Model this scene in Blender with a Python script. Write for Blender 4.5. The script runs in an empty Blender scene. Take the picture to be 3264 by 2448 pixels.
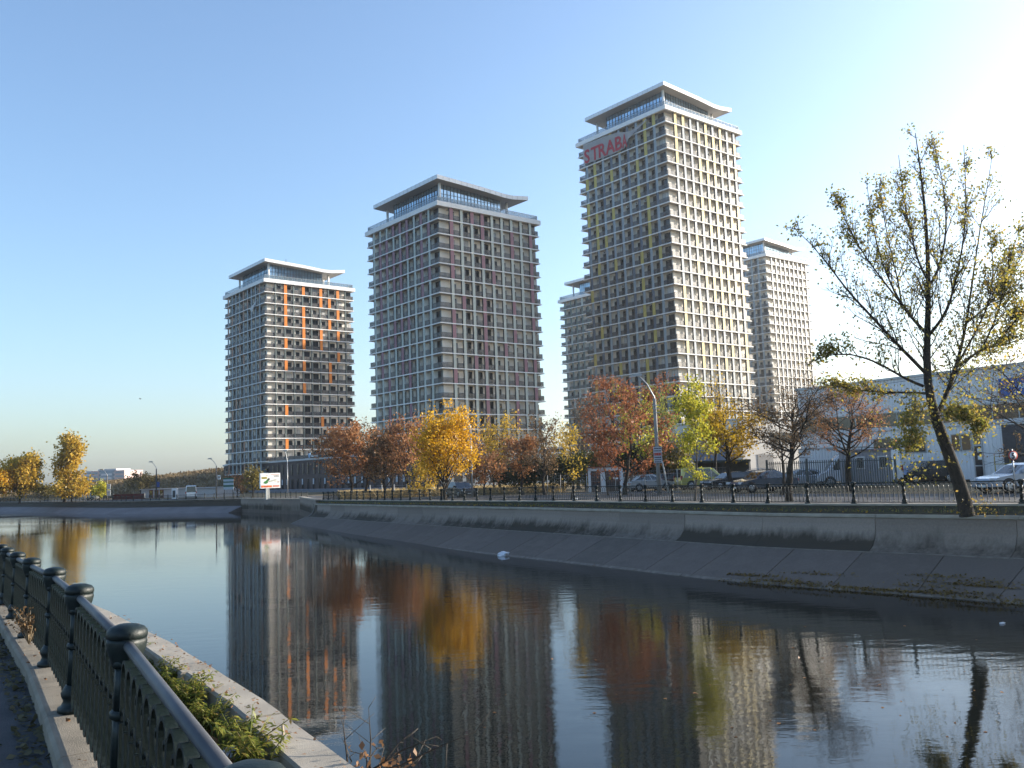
import bpy, bmesh, math, random
import numpy as np
from mathutils import Matrix, Vector

# ------------------------------------------------------------------ camera, sky, sun, exposure
S = bpy.context.scene
COL = S.collection
R = math.radians
EYE = 1.8
FPX, PITCH, ROLL = 2848.5, R(5.699), R(2.052)
cam_data = bpy.data.cameras.new('camera')
cam_data.lens = 36 * FPX / 3264
cam_data.sensor_width = 36
cam_data.clip_start = 0.1
cam_data.clip_end = 12000
cam = bpy.data.objects.new('camera', cam_data)
cam.matrix_world = (Matrix.Translation((0, 0, EYE)) @ Matrix.Rotation(math.pi/2 + PITCH, 4, 'X')
                    @ Matrix.Rotation(-ROLL, 4, 'Z'))
COL.objects.link(cam)
S.camera = cam

SUN_AZ, SUN_EL = 21.0, 15.0        # degrees: azimuth counted from +X towards +Y
w = bpy.data.worlds.new('World'); S.world = w; w.use_nodes = True
nt = w.node_tree; nt.nodes.clear()
sky = nt.nodes.new('ShaderNodeTexSky'); sky.sky_type = 'NISHITA'; sky.sun_disc = False
sky.sun_elevation = R(SUN_EL); sky.sun_rotation = R(90 - SUN_AZ)
sky.altitude = 100; sky.air_density = 1.0; sky.dust_density = 2.0; sky.ozone_density = 2.8
bg = nt.nodes.new('ShaderNodeBackground'); bg.inputs['Strength'].default_value = 0.15
out = nt.nodes.new('ShaderNodeOutputWorld')
nt.links.new(sky.outputs[0], bg.inputs[0]); nt.links.new(bg.outputs[0], out.inputs[0])
sd = bpy.data.lights.new('sun', 'SUN'); sd.energy = 5.0; sd.angle = R(0.53); sd.color = (1, .91, .78)
so = bpy.data.objects.new('sun', sd); COL.objects.link(so)
sun_dir = Vector((math.cos(R(SUN_AZ))*math.cos(R(SUN_EL)), math.sin(R(SUN_AZ))*math.cos(R(SUN_EL)), math.sin(R(SUN_EL))))
so.rotation_euler = sun_dir.to_track_quat('Z', 'Y').to_euler()
so.location = (30, -20, 40)
S.view_settings.view_transform = 'Standard'; S.view_settings.look = 'None'
S.view_settings.exposure = 1.18; S.view_settings.gamma = 1; S.view_settings.use_curve_mapping = False
S.render.engine = 'CYCLES'
S.cycles.max_bounces = 8; S.cycles.transparent_max_bounces = 24; S.cycles.use_denoising = True
S.cycles.caustics_reflective = False; S.cycles.caustics_refractive = False

# ------------------------------------------------------------------ surveying: the photo's camera, used to read real positions
def ray(x, y):
    uu = (x-1632)/FPX; vv = (1224-y)/FPX
    c, s = math.cos(ROLL), math.sin(ROLL)
    u = uu*c+vv*s; v = -uu*s+vv*c
    return u, math.cos(PITCH)-v*math.sin(PITCH), math.sin(PITCH)+v*math.cos(PITCH)
def at(x, y, Y):
    d = ray(x, y); k = Y/d[1]
    return Vector((d[0]*k, Y, EYE+d[2]*k))
def zg(Y):
    return float(np.interp(Y, [0, 56, 103, 125, 180], [0, 0, -.45, -.75, -.8]))
def foot(x, y, Y):                    # the ground point under what stands at distance Y in that direction
    p = at(x, y, Y); p.z = zg(Y); return p

# ------------------------------------------------------------------ materials
MATS = {}
def mat(name, col, rough=.7, metal=0, var=.12, scale=3.0, bump=0, bscale=None, spec=.3, detail=4, col2=None, coord='Object'):
    """plain colour with procedural variation (and optional fine relief)"""
    if name in MATS: return MATS[name]
    m = bpy.data.materials.new(name); m.use_nodes = True; MATS[name] = m
    n = m.node_tree.nodes; l = m.node_tree.links; b = n['Principled BSDF']
    b.inputs['Roughness'].default_value = rough; b.inputs['Metallic'].default_value = metal
    b.inputs['Specular IOR Level'].default_value = spec
    tc = n.new('ShaderNodeTexCoord'); nz = n.new('ShaderNodeTexNoise')
    nz.inputs['Scale'].default_value = scale; nz.inputs['Detail'].default_value = detail
    l.new(tc.outputs[coord], nz.inputs['Vector'])
    cr = n.new('ShaderNodeValToRGB'); cr.color_ramp.elements[0].position = .3; cr.color_ramp.elements[1].position = .7
    c2 = col2 or tuple(min(1, c*(1+var)) for c in col)
    cr.color_ramp.elements[0].color = (*[c*(1-var) for c in col], 1); cr.color_ramp.elements[1].color = (*c2, 1)
    l.new(nz.outputs['Fac'], cr.inputs[0]); l.new(cr.outputs[0], b.inputs['Base Color'])
    if bump:
        n2 = n.new('ShaderNodeTexNoise'); n2.inputs['Scale'].default_value = bscale or scale*8; n2.inputs['Detail'].default_value = 5
        l.new(tc.outputs[coord], n2.inputs['Vector'])
        bp = n.new('ShaderNodeBump'); bp.inputs['Strength'].default_value = bump; bp.inputs['Distance'].default_value = .05
        l.new(n2.outputs['Fac'], bp.inputs['Height']); l.new(bp.outputs[0], b.inputs['Normal'])
    return m

def leafmat(name, cols, trans=.4, rough=.6):
    """leaves: every leaf its own shade out of COLS, partly letting light through"""
    if name in MATS: return MATS[name]
    m = bpy.data.materials.new(name); m.use_nodes = True; MATS[name] = m
    n = m.node_tree.nodes; l = m.node_tree.links; n.remove(n['Principled BSDF'])
    g = n.new('ShaderNodeNewGeometry'); cr = n.new('ShaderNodeValToRGB')
    e = cr.color_ramp.elements
    while len(e) < len(cols): e.new(.5)
    for i, c in enumerate(cols):
        e[i].position = i/(len(cols)-1); e[i].color = (*c, 1)
    l.new(g.outputs['Random Per Island'], cr.inputs[0])
    d = n.new('ShaderNodeBsdfDiffuse'); t = n.new('ShaderNodeBsdfTranslucent')
    gl = n.new('ShaderNodeBsdfGlossy'); gl.inputs['Roughness'].default_value = .45; gl.inputs['Color'].default_value = (.6, .6, .6, 1)
    mx = n.new('ShaderNodeMixShader'); mx.inputs[0].default_value = trans
    mg = n.new('ShaderNodeMixShader'); mg.inputs[0].default_value = .03
    l.new(cr.outputs[0], d.inputs[0]); l.new(cr.outputs[0], t.inputs[0])
    l.new(d.outputs[0], mx.inputs[1]); l.new(t.outputs[0], mx.inputs[2])
    l.new(mx.outputs[0], mg.inputs[1]); l.new(gl.outputs[0], mg.inputs[2])
    l.new(mg.outputs[0], n['Material Output'].inputs[0])
    return m

def seethrough(name, col, alpha, rough=.3):
    """perforated sheet or tinted glass: lets part of the light pass"""
    if name in MATS: return MATS[name]
    m = bpy.data.materials.new(name); m.use_nodes = True; MATS[name] = m
    n = m.node_tree.nodes; l = m.node_tree.links; b = n['Principled BSDF']
    b.inputs['Base Color'].default_value = (*col, 1); b.inputs['Roughness'].default_value = rough
    tc = n.new('ShaderNodeTexCoord'); nz = n.new('ShaderNodeTexNoise'); nz.inputs['Scale'].default_value = 1.3
    l.new(tc.outputs['Object'], nz.inputs['Vector'])
    mr = n.new('ShaderNodeMapRange'); mr.inputs[3].default_value = alpha-.1; mr.inputs[4].default_value = alpha+.1
    l.new(nz.outputs['Fac'], mr.inputs[0])
    t = n.new('ShaderNodeBsdfTransparent'); mx = n.new('ShaderNodeMixShader')
    l.new(mr.outputs[0], mx.inputs[0]); l.new(t.outputs[0], mx.inputs[1]); l.new(b.outputs[0], mx.inputs[2])
    l.new(mx.outputs[0], n['Material Output'].inputs[0])
    return m

# ------------------------------------------------------------------ object helpers
def tag(o, label=None, cat=None, group=None, kind=None):
    if label: o['label'] = label
    if cat: o['category'] = cat
    if group: o['group'] = group
    if kind: o['kind'] = kind
    return o
def thing(name, label, cat, loc=(0, 0, 0), rz=0, group=None):
    o = bpy.data.objects.new(name, None); o.empty_display_size = .2
    COL.objects.link(o); o.location = loc; o.rotation_euler = (0, 0, rz)
    return tag(o, label, cat, group)
def put(name, me, parent=None, loc=(0, 0, 0), rot=(0, 0, 0), scale=None):
    o = bpy.data.objects.new(name, me); COL.objects.link(o)
    o.location = loc; o.rotation_euler = rot
    if scale: o.scale = scale
    if parent: o.parent = parent
    return o
def copy_tree(o, parent=None):
    c = o.copy(); COL.objects.link(c)
    if parent: c.parent = parent
    for ch in o.children: copy_tree(ch, c)
    return c

class MB:
    """collects faces of several materials into one mesh"""
    def __init__(s): s.v = []; s.f = []; s.m = []; s.mats = []; s.sm = []
    def mi(s, m):
        if m not in s.mats: s.mats.append(m)
        return s.mats.index(m)
    def add(s, vs, fs, m, smooth=False, M=None):
        o = len(s.v); k = s.mi(m)
        for p in vs: s.v.append(tuple(M @ Vector(p)) if M else tuple(p))
        for f in fs: s.f.append([o+i for i in f]); s.m.append(k); s.sm.append(smooth)
    def box(s, a, b, m, M=None):
        x0, y0, z0 = a; x1, y1, z1 = b
        vs = [(x0,y0,z0),(x1,y0,z0),(x1,y1,z0),(x0,y1,z0),(x0,y0,z1),(x1,y0,z1),(x1,y1,z1),(x0,y1,z1)]
        s.add(vs, [(0,3,2,1),(4,5,6,7),(0,1,5,4),(1,2,6,5),(2,3,7,6),(3,0,4,7)], m, M=M)
    def bar(s, p, q, r, m, n=6, r2=None, smooth=True, cap=True):
        s.tube([p, q], [r, r if r2 is None else r2], m, n, smooth, cap)
    def tube(s, pts, rad, m, n=6, smooth=True, cap=True):
        pts = [Vector(p) for p in pts]; vs = []; N = len(pts)
        if not hasattr(rad, '__len__'): rad = [rad]*N
        ref = None
        for i, p in enumerate(pts):
            t = (pts[min(i+1, N-1)]-pts[max(i-1, 0)]).normalized()
            if ref is None: ref = Vector((1, 0, 0)) if abs(t.x) < .8 else Vector((0, 1, 0))
            u = (ref - t*ref.dot(t)).normalized(); ref = u; vv = t.cross(u)
            for j in range(n):
                a = 2*math.pi*j/n; vs.append(p+(u*math.cos(a)+vv*math.sin(a))*rad[i])
        fs = [(i*n+j, i*n+(j+1) % n, (i+1)*n+(j+1) % n, (i+1)*n+j) for i in range(N-1) for j in range(n)]
        if cap: fs += [tuple(range(n-1, -1, -1)), tuple(range((N-1)*n, N*n))]
        s.add(vs, fs, m, smooth)
    def lathe(s, prof, m, n=12, M=None, smooth=True, lobes=0, lobe_amp=0):
        vs = []
        for (r, z) in prof:
            for j in range(n):
                a = 2*math.pi*j/n; rr = r*(1+lobe_amp*math.cos(lobes*a)) if lobes else r
                vs.append((rr*math.cos(a), rr*math.sin(a), z))
        N = len(prof)
        fs = [(i*n+j, i*n+(j+1) % n, (i+1)*n+(j+1) % n, (i+1)*n+j) for i in range(N-1) for j in range(n)]
        fs += [tuple(range(n-1, -1, -1)), tuple(range((N-1)*n, N*n))]
        s.add(vs, fs, m, smooth, M)
    def prism(s, poly, y0, y1, m, M=None):       # polygon in x,z pushed along y
        n = len(poly)
        vs = [(x, y0, z) for x, z in poly]+[(x, y1, z) for x, z in poly]
        fs = [tuple(range(n)), tuple(range(2*n-1, n-1, -1))]+[(i, n+i, n+(i+1) % n, (i+1) % n) for i in range(n)]
        s.add(vs, fs, m, M=M)
    def slab(s, poly, z0, z1, m):                # polygon in x,y pushed along z
        n = len(poly)
        vs = [(x, y, z0) for x, y in poly]+[(x, y, z1) for x, y in poly]
        s.add(vs, [tuple(range(n-1, -1, -1)), tuple(range(n, 2*n))]+[(i, (i+1) % n, n+(i+1) % n, n+i) for i in range(n)], m)
    def mesh(s, name):
        me = bpy.data.meshes.new(name); me.from_pydata(s.v, [], s.f)
        for m in s.mats: me.materials.append(m)
        me.polygons.foreach_set('material_index', s.m); me.polygons.foreach_set('use_smooth', s.sm)
        me.update(); return me
    def build(s, name, parent=None, loc=(0, 0, 0), rot=(0, 0, 0)):
        return put(name, s.mesh(name), parent, loc, rot)

def npmesh(name, v, f, m, smooth=False):
    """mesh out of numpy arrays, all faces with the same number of corners"""
    v = np.asarray(v, np.float32); f = np.asarray(f, np.int32); k = f.shape[1]
    me = bpy.data.meshes.new(name)
    me.vertices.add(len(v)); me.vertices.foreach_set('co', v.ravel())
    me.loops.add(f.size); me.loops.foreach_set('vertex_index', f.ravel())
    me.polygons.add(len(f)); me.polygons.foreach_set('loop_start', np.arange(0, f.size, k, dtype=np.int32))
    me.polygons.foreach_set('loop_total', np.full(len(f), k, np.int32))
    me.materials.append(m)
    if smooth: me.polygons.foreach_set('use_smooth', np.ones(len(f), bool))
    me.update(calc_edges=True); me.validate(); return me

def np_tubes(P, Rr, n):
    """P (T,N,3), Rr (T,N): T tubes of N points -> verts, quads"""
    T, N, _ = P.shape
    tg = np.empty_like(P); tg[:, 1:-1] = P[:, 2:]-P[:, :-2]; tg[:, 0] = P[:, 1]-P[:, 0]; tg[:, -1] = P[:, -1]-P[:, -2]
    tg /= np.linalg.norm(tg, axis=2, keepdims=True)+1e-9
    ref = np.where(np.abs(tg[:, :1, 2:3]) < .7, np.array([0, 0, 1.]), np.array([1., 0, 0]))
    u = ref-tg*(ref*tg).sum(2, keepdims=True); u /= np.linalg.norm(u, axis=2, keepdims=True)+1e-9
    vv = np.cross(tg, u)
    a = 2*np.pi*np.arange(n)/n
    V = P[:, :, None]+(u[:, :, None]*np.cos(a)[:, None]+vv[:, :, None]*np.sin(a)[:, None])*Rr[:, :, None, None]
    base = (np.arange(T)[:, None, None]*N+np.arange(N-1)[None, :, None])*n
    j = np.arange(n)[None, None]; j2 = (j+1) % n
    F = np.stack([base+j, base+j2, base+n+j2, base+n+j], -1).reshape(-1, 4)
    return V.reshape(-1, 3), F

def np_leaves(C, size, rng, droop=0., aspect=1.5):
    """leaf faces at points C: a four-cornered pointed leaf each"""
    M = len(C)
    d = rng.normal(size=(M, 3)); d[:, 2] -= droop; d /= np.linalg.norm(d, axis=1, keepdims=True)
    e = rng.normal(size=(M, 3)); e -= d*(e*d).sum(1, keepdims=True); e /= np.linalg.norm(e, axis=1, keepdims=True)
    s = (size*rng.uniform(.6, 1.3, M))[:, None]
    k = np.cross(d, e)*s*.12
    V = np.stack([C-d*s*.5*aspect, C+e*s*.5+k, C+d*s*.5*aspect, C-e*s*.5+k], 1).reshape(-1, 3)
    return V, np.arange(M*4).reshape(-1, 4)

def text_mesh(txt, size, m, depth=.0, bold=0.):
    cu = bpy.data.curves.new('text', 'FONT'); cu.body = txt; cu.size = size; cu.extrude = depth; cu.offset = bold
    cu.resolution_u = 3
    o = bpy.data.objects.new('text', cu); COL.objects.link(o)
    me = bpy.data.meshes.new_from_object(o.evaluated_get(bpy.context.evaluated_depsgraph_get()))
    bpy.data.objects.remove(o); bpy.data.curves.remove(cu)
    me.materials.clear(); me.materials.append(m); return me
# ------------------------------------------------------------------ colours
CONC = mat('concrete', (.17, .155, .14), .9, var=.18, scale=1.5, bump=.4, bscale=40)
CONC_L = mat('coping_concrete', (.34, .305, .25), .9, var=.2, scale=2.2, bump=.22, bscale=140, detail=9)
ASPH = mat('asphalt', (.06, .062, .07), .85, var=.25, scale=2, bump=.5, bscale=90)
ROADM = mat('worn_asphalt', (.07, .07, .072), .8, var=.2, scale=.6, bump=.2, bscale=60)
PAVE = mat('paving', (.12, .115, .11), .85, var=.2, scale=1.2, bump=.2, bscale=40)
SOIL = mat('soil', (.03, .025, .017), .95, var=.4, scale=4, bump=.6, bscale=60, col2=(.05, .05, .022))
DRY = mat('dry_grass_ground', (.16, .115, .055), .95, var=.45, scale=.15, detail=8, bump=.6, bscale=2.5, col2=(.26, .19, .095))
IRON = mat('cast_iron_green', (.005, .012, .0115), .5, var=.35, scale=9, bump=.10, bscale=40, spec=.35)
RAILM = mat('grey_steel_rail', (.062, .065, .072), .55, metal=.0, var=.2, scale=6, spec=.5)
WHITE = mat('white_render', (.72, .72, .71), .7, var=.05, scale=.8)
SLABM = mat('slab_white', (.80, .795, .78), .75, var=.06, scale=.5)
CREAM = mat('cream_render', (.76, .715, .64), .85, var=.05, scale=.6)
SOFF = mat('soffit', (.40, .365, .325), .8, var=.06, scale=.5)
GLASS = mat('window_glass', (.012, .016, .021), .08, var=.4, scale=.5, spec=.45)
GLASSB = mat('curtain_glass', (.30, .42, .52), .06, metal=.65, var=.35, scale=.35, spec=1.0)
FRAME = mat('dark_frame', (.05, .055, .06), .5, var=.1)
GREYP = mat('panel_grey_green', (.45, .49, .45), .5, var=.06, scale=1)
BLUEP = mat('panel_grey_blue', (.27, .325, .36), .5, var=.08, scale=1)
PLUM = mat('panel_plum', (.28, .14, .175), .5, var=.08, scale=1)
YELL = mat('panel_yellow', (.48, .38, .10), .5, var=.08, scale=1)
ORAN = mat('panel_orange', (.62, .20, .03), .5, var=.08, scale=1)
SALM = mat('panel_salmon', (.42, .24, .17), .5, var=.08, scale=1)
RAILG = seethrough('railing_mesh', (.04, .044, .052), .5, .35)
RAILD = seethrough('railing_dark', (.07, .07, .075), .6, .5)
TGLASS = seethrough('terrace_glass', (.16, .22, .27), .45, .08)
BRICKB = mat('brown_cladding', (.085, .066, .062), .8, var=.1, scale=.8)
METALG = mat('galvanised', (.36, .37, .38), .45, metal=.6, var=.12, scale=3)
BARK = mat('bark', (.035, .028, .022), .95, var=.35, scale=6, bump=.7, bscale=20)
BARKG = mat('grey_bark', (.075, .065, .055), .95, var=.3, scale=5, bump=.5, bscale=20)

# ------------------------------------------------------------------ water
def water_mat():
    m = bpy.data.materials.new('canal_water'); m.use_nodes = True
    n = m.node_tree.nodes; l = m.node_tree.links; b = n['Principled BSDF']
    b.inputs['Base Color'].default_value = (.006, .008, .007, 1)
    b.inputs['Roughness'].default_value = .012; b.inputs['IOR'].default_value = 1.33; b.inputs['Specular IOR Level'].default_value = .5
    tc = n.new('ShaderNodeTexCoord')
    def noise(sx, sy, sc, det, rot=0.):
        mp = n.new('ShaderNodeMapping'); mp.inputs['Scale'].default_value = (sx, sy, 1); mp.inputs['Rotation'].default_value = (0, 0, rot)
        z = n.new('ShaderNodeTexNoise'); z.inputs['Scale'].default_value = sc; z.inputs['Detail'].default_value = det
        l.new(tc.outputs['Object'], mp.inputs[0]); l.new(mp.outputs[0], z.inputs['Vector']); return z.outputs['Fac']
    fine = noise(1, 1.7, 6.0, 3, .2); mid = noise(.8, 1.6, 1.3, 1, -.15); calm = noise(1, 1, .045, 1)
    mr = n.new('ShaderNodeMapRange'); mr.inputs[1].default_value = .40; mr.inputs[2].default_value = .62
    mr.inputs[3].default_value = .16; mr.inputs[4].default_value = 1.0
    l.new(calm, mr.inputs[0])
    ad = n.new('ShaderNodeMath'); ad.operation = 'MULTIPLY_ADD'; ad.inputs[1].default_value = .3
    l.new(fine, ad.inputs[0]); l.new(mid, ad.inputs[2])
    bp = n.new('ShaderNodeBump'); bp.inputs['Distance'].default_value = .035
    mm = n.new('ShaderNodeMath'); mm.operation = 'MULTIPLY'; mm.inputs[1].default_value = WAVE
    l.new(mr.outputs[0], mm.inputs[0]); l.new(mm.outputs[0], bp.inputs['Strength'])
    l.new(ad.outputs[0], bp.inputs['Height']); l.new(bp.outputs[0], b.inputs['Normal'])
    return m
WAVE = .27
HAZE = .00016
ZW = -2.85
mb = MB(); mb.add([(-900, -90, ZW), (110, -90, ZW), (110, 700, ZW), (-900, 700, ZW)], [(0, 1, 2, 3)], water_mat())
tag(mb.build('water'), 'still dark canal water mirroring the towers', kind='structure')

# ------------------------------------------------------------------ the far bank: fence line, strips of pavement and road, ground to the horizon
FR = [(50, -30), (44, -12), (40, 0), (36, 9), (30.4, 17.4), (24.4, 25.4), (18.4, 33.4), (15.1, 36.9), (12.1, 40.4), (8.9, 45.6), (5.35, 51.3), (1.9, 56.6),
      (-4.2, 68), (-10.5, 79.5), (-16.4, 91.2), (-22.4, 103)]
FL = [(-29, 125), (-43, 147.5), (-71, 164.5), (-111, 207.5), (-185, 277), (-320, 390)]
def resample(pts, step):
    P = [Vector((p[0], p[1], p[2] if len(p) > 2 else 0)) for p in pts]; o = [P[0].copy()]; acc = 0
    for a, b in zip(P, P[1:]):
        d = (b-a).length; t = step-acc
        while t <= d:
            o.append(a+(b-a)*(t/d)); t += step
        acc = d-(t-step)
    return o
def normals(pts):                       # pointing inland (to the right when walking away from the camera)
    N = []
    for i in range(len(pts)):
        t = pts[min(i+1, len(pts)-1)]-pts[max(i-1, 0)]; t.z = 0; t.normalize(); N.append(Vector((t.y, -t.x, 0)))
    return N
FP = resample(FR+FL, 3.0); FN = normals(FP)
for p in FP: p.z = zg(p.y)
NR = sum(1 for p in FP if p.y <= 103)
def strip(name, d0, d1, z0, z1, m, thick=None, label=None, pts=None, nrm=None):
    mb = MB(); pts = pts or FP; nrm = nrm or FN; vs = []; k = 4 if thick else 2
    for p, n in zip(pts, nrm):
        a = p+n*d0; b = p+n*d1
        vs += [(a.x, a.y, p.z+z0), (b.x, b.y, p.z+z1)]
        if thick: vs += [(b.x, b.y, p.z+z1-thick), (a.x, a.y, p.z+z0-thick)]
    fs = []
    for i in range(len(pts)-1):
        o = i*k; q = o+k
        fs.append((o, o+1, q+1, q))
        if thick: fs += [(o+3, o, q, q+3), (o+1, o+2, q+2, q+1)]
    mb.add(vs, fs, m)
    return tag(mb.build(name), label, kind='structure')
# ground sheet: fan from the fence line to the horizon
vs = []; dist = [0.2, 3, 11, 18, 30, 50, 80, 130, 220, 400, 800, 1500, 2600]
for p, n in zip(FP, FN):
    rad = Vector((p.x, p.y, 0)).normalized()
    for d in dist:
        q = p+n*min(d, 12)+rad*max(0, d-12)
        vs.append((q.x, q.y, zg(q.y)-.02 if d > .5 else p.z-.02))
K = len(dist); fs = [(i*K+j, i*K+j+1, (i+1)*K+j+1, (i+1)*K+j) for i in range(len(FP)-1) for j in range(K-1)]
mb = MB(); mb.add(vs, fs, DRY); tag(mb.build('ground'), 'flat dry ground beyond the canal', kind='structure')
strip('pavement', .22, 2.7, .004, .004, PAVE, label='grey pavement behind the canal fence')
strip('kerb', 2.7, 2.9, .015, .015, CONC, .14, label='kerb between pavement and road')
strip('road', 2.9, 10.6, -.008, -.008, ROADM, label='asphalt quay road behind the fence')
for d in (6.6, 6.8):
    pass
# road centre dashes
mb = MB()
for i in range(2, len(FP)-2, 2):
    p, n = FP[i], FN[i]; t = Vector((-n.y, n.x, 0)); c = p+n*6.7
    q = [c-n*.07-t*.8, c+n*.07-t*.8, c+n*.07+t*.8, c-n*.07+t*.8]
    mb.add([(v.x, v.y, zg(c.y)+.0) for v in q], [(0, 1, 2, 3)], mat('road_paint', (.6, .6, .58), .7))
tag(mb.build('road_marking'), 'white dashes along the middle of the quay road', kind='structure')
# parking yard in front of the warehouse
mb = MB()
yard = [(3, 84), (10, 69.5), (15.2, 60.3), (19.5, 54), (24, 47.5), (29, 40), (35.5, 31.5), (44, 20), (90, 30), (80, 100), (40, 118), (12, 106)]
mb.add([(x, y, zg(y)-.012) for x, y in yard], [tuple(range(len(yard)))], mat('yard_asphalt', (.085, .085, .088), .85, var=.2, scale=.5, bump=.2))
tag(mb.build('parking_yard'), 'asphalt yard where the cars are parked', kind='structure')

# ------------------------------------------------------------------ the embankment: fence plinth, verge, coping, curved wall panels, sloping panels
emb = thing('embankment', 'concrete canal embankment with curved upper wall and sloping lower slabs', 'embankment')
emb['kind'] = 'structure'; del emb['category']
strip('fence_plinth', -.22, .22, .02, .02, CONC_L, .07, label='low concrete beam carrying the canal fence')
RP = FP[:NR]; RN = FN[:NR]
strip('verge', -1.35, -.18, -.40, -.045, SOIL, label='narrow strip of dark soil and weeds behind the coping', pts=RP, nrm=RN)

def stained(name, base, dark, amount):
    """concrete with black-green growth creeping up from its foot and rusty runs; differs from slab to slab"""
    m = bpy.data.materials.new(name); m.use_nodes = True
    n = m.node_tree.nodes; l = m.node_tree.links; b = n['Principled BSDF']; b.inputs['Roughness'].default_value = .9
    b.inputs['Specular IOR Level'].default_value = .2
    tc = n.new('ShaderNodeTexCoord'); oi = n.new('ShaderNodeObjectInfo')
    nz = n.new('ShaderNodeTexNoise'); nz.inputs['Scale'].default_value = .9; nz.inputs['Detail'].default_value = 7; nz.inputs['Roughness'].default_value = .65
    l.new(tc.outputs['Object'], nz.inputs['Vector'])
    st = n.new('ShaderNodeMapping'); st.inputs['Scale'].default_value = (5, 5, .25)
    ns = n.new('ShaderNodeTexNoise'); ns.inputs['Scale'].default_value = 1.2; ns.inputs['Detail'].default_value = 5
    l.new(tc.outputs['Object'], st.inputs[0]); l.new(st.outputs[0], ns.inputs['Vector'])
    sep = n.new('ShaderNodeSeparateXYZ'); l.new(tc.outputs['Object'], sep.inputs[0])
    # growth = noise + streaks + per-slab amount, stronger low on the wall
    def math(op, a, bb):
        q = n.new('ShaderNodeMath'); q.operation = op
        for i, x in enumerate((a, bb)):
            if isinstance(x, (int, float)): q.inputs[i].default_value = x
            else: l.new(x, q.inputs[i])
        return q.outputs[0]
    low = n.new('ShaderNodeMapRange'); low.inputs[1].default_value = -.50; low.inputs[2].default_value = -1.15
    low.inputs[3].default_value = 0; low.inputs[4].default_value = 1
    l.new(sep.outputs['Z'], low.inputs[0])
    g = math('MULTIPLY', low.outputs[0], math('ADD', math('MULTIPLY', oi.outputs['Random'], .85), .22))
    g = math('ADD', g, math('MULTIPLY', math('SUBTRACT', nz.outputs['Fac'], .5), .9))
    g = math('ADD', g, math('MULTIPLY', math('SUBTRACT', ns.outputs['Fac'], .5), .7))
    cr = n.new('ShaderNodeValToRGB'); cr.color_ramp.elements[0].position = .12; cr.color_ramp.elements[1].position = .80
    cr.color_ramp.elements[0].color = (0, 0, 0, 1)
    l.new(g, cr.inputs[0])
    fac = math('MULTIPLY', cr.outputs[0], amount)
    n3 = n.new('ShaderNodeTexNoise'); n3.inputs['Scale'].default_value = 14; n3.inputs['Detail'].default_value = 4
    l.new(tc.outputs['Object'], n3.inputs['Vector'])
    c0 = n.new('ShaderNodeMixRGB'); c0.blend_type = 'MIX'; l.new(n3.outputs['Fac'], c0.inputs[0])
    c0.inputs[1].default_value = (*[c*.78 for c in base], 1); c0.inputs[2].default_value = (*[c*1.2 for c in base], 1)
    hv = n.new('ShaderNodeHueSaturation'); vr = math('ADD', math('MULTIPLY', oi.outputs['Random'], .35), .82); l.new(vr, hv.inputs['Value']); l.new(c0.outputs[0], hv.inputs['Color'])
    c1 = n.new('ShaderNodeMixRGB'); l.new(fac, c1.inputs[0]); l.new(hv.outputs[0], c1.inputs[1]); c1.inputs[2].default_value = (*dark, 1)
    l.new(c1.outputs[0], b.inputs['Base Color'])
    bp = n.new('ShaderNodeBump'); bp.inputs['Strength'].default_value = .35; bp.inputs['Distance'].default_value = .03
    l.new(n3.outputs['Fac'], bp.inputs['Height']); l.new(bp.outputs[0], b.inputs['Normal'])
    return m
WALLM = stained('stained_wall_concrete', (.26, .215, .182), (.034, .029, .021), .92)
SLOPEM = stained('slope_concrete', (.185, .150, .130), (.07, .060, .050), .6)
UPPER = [(.02, -.02), (0, -.40), (.03, -.66), (.14, -.95), (.34, -1.2), (.62, -1.36), (.80, -1.42)]
LOWER = [(.84, -1.41), (2.3, -1.98), (3.9, -2.62), (4.4, -2.82), (4.62, -3.1)]
LEDGE = [(.76, -1.385), (.85, -1.395), (.87, -1.44)]
EDGE = [(3.55, -2.435), (4.40, -2.775), (4.44, -2.88)]
rng = random.Random(5)
def panels(line, prof, name, m, step, gap=.03, inset=0):
    """one slab after another along LINE, each its own object with its own edges"""
    tot = [0]
    for a, b in zip(line, line[1:]): tot.append(tot[-1]+(b-a).length)
    def pos(s):
        i = max(0, min(len(line)-2, int(np.searchsorted(tot, s))-1)); f = (s-tot[i])/(tot[i+1]-tot[i])
        p = line[i].lerp(line[i+1], f); t = line[i+1]-line[i]; t.z = 0; t.normalize(); return p, Vector((-t.y, t.x, 0))
    s = 0
    while s < tot[-1]-step:
        e = s+step*rng.uniform(.96, 1.04); ks = 3; vs = []; fs = []; np_ = len(prof)
        o = pos((s+e)/2)[0]
        pr = rng.uniform(0, .015)
        for i in range(ks):
            p, n = pos(s+gap/2+(e-s-gap)*i/(ks-1))
            for (d, z) in prof:
                q = p+n*(d+pr); vs.append((q.x-o.x, q.y-o.y, q.z+z-o.z))
            for (d, z) in reversed(prof):
                q = p+n*(d-.05); vs.append((q.x-o.x, q.y-o.y, q.z+z-.05-o.z))
        K = np_*2
        for i in range(ks-1):
            for j in range(K):
                j2 = (j+1) % K; fs.append((i*K+j, i*K+j2, (i+1)*K+j2, (i+1)*K+j))
        fs += [tuple(range(K-1, -1, -1)), tuple(range((ks-1)*K, ks*K))]
        mb = MB(); mb.add(vs, fs, m); mb.build(name, emb, loc=o)
        s = e
BP = []                                     # coping line (front edge), a little below the fence
for p, n in zip(RP, RN): BP.append(Vector((p.x-n.x*1.35, p.y-n.y*1.35, p.z-.34)))
BN = RN
start = next(i for i, p in enumerate(BP) if p.y > 4)
LINE = BP[start:]
panels(LINE, UPPER, 'wall_panel', WALLM, 5.2, .022)
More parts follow.
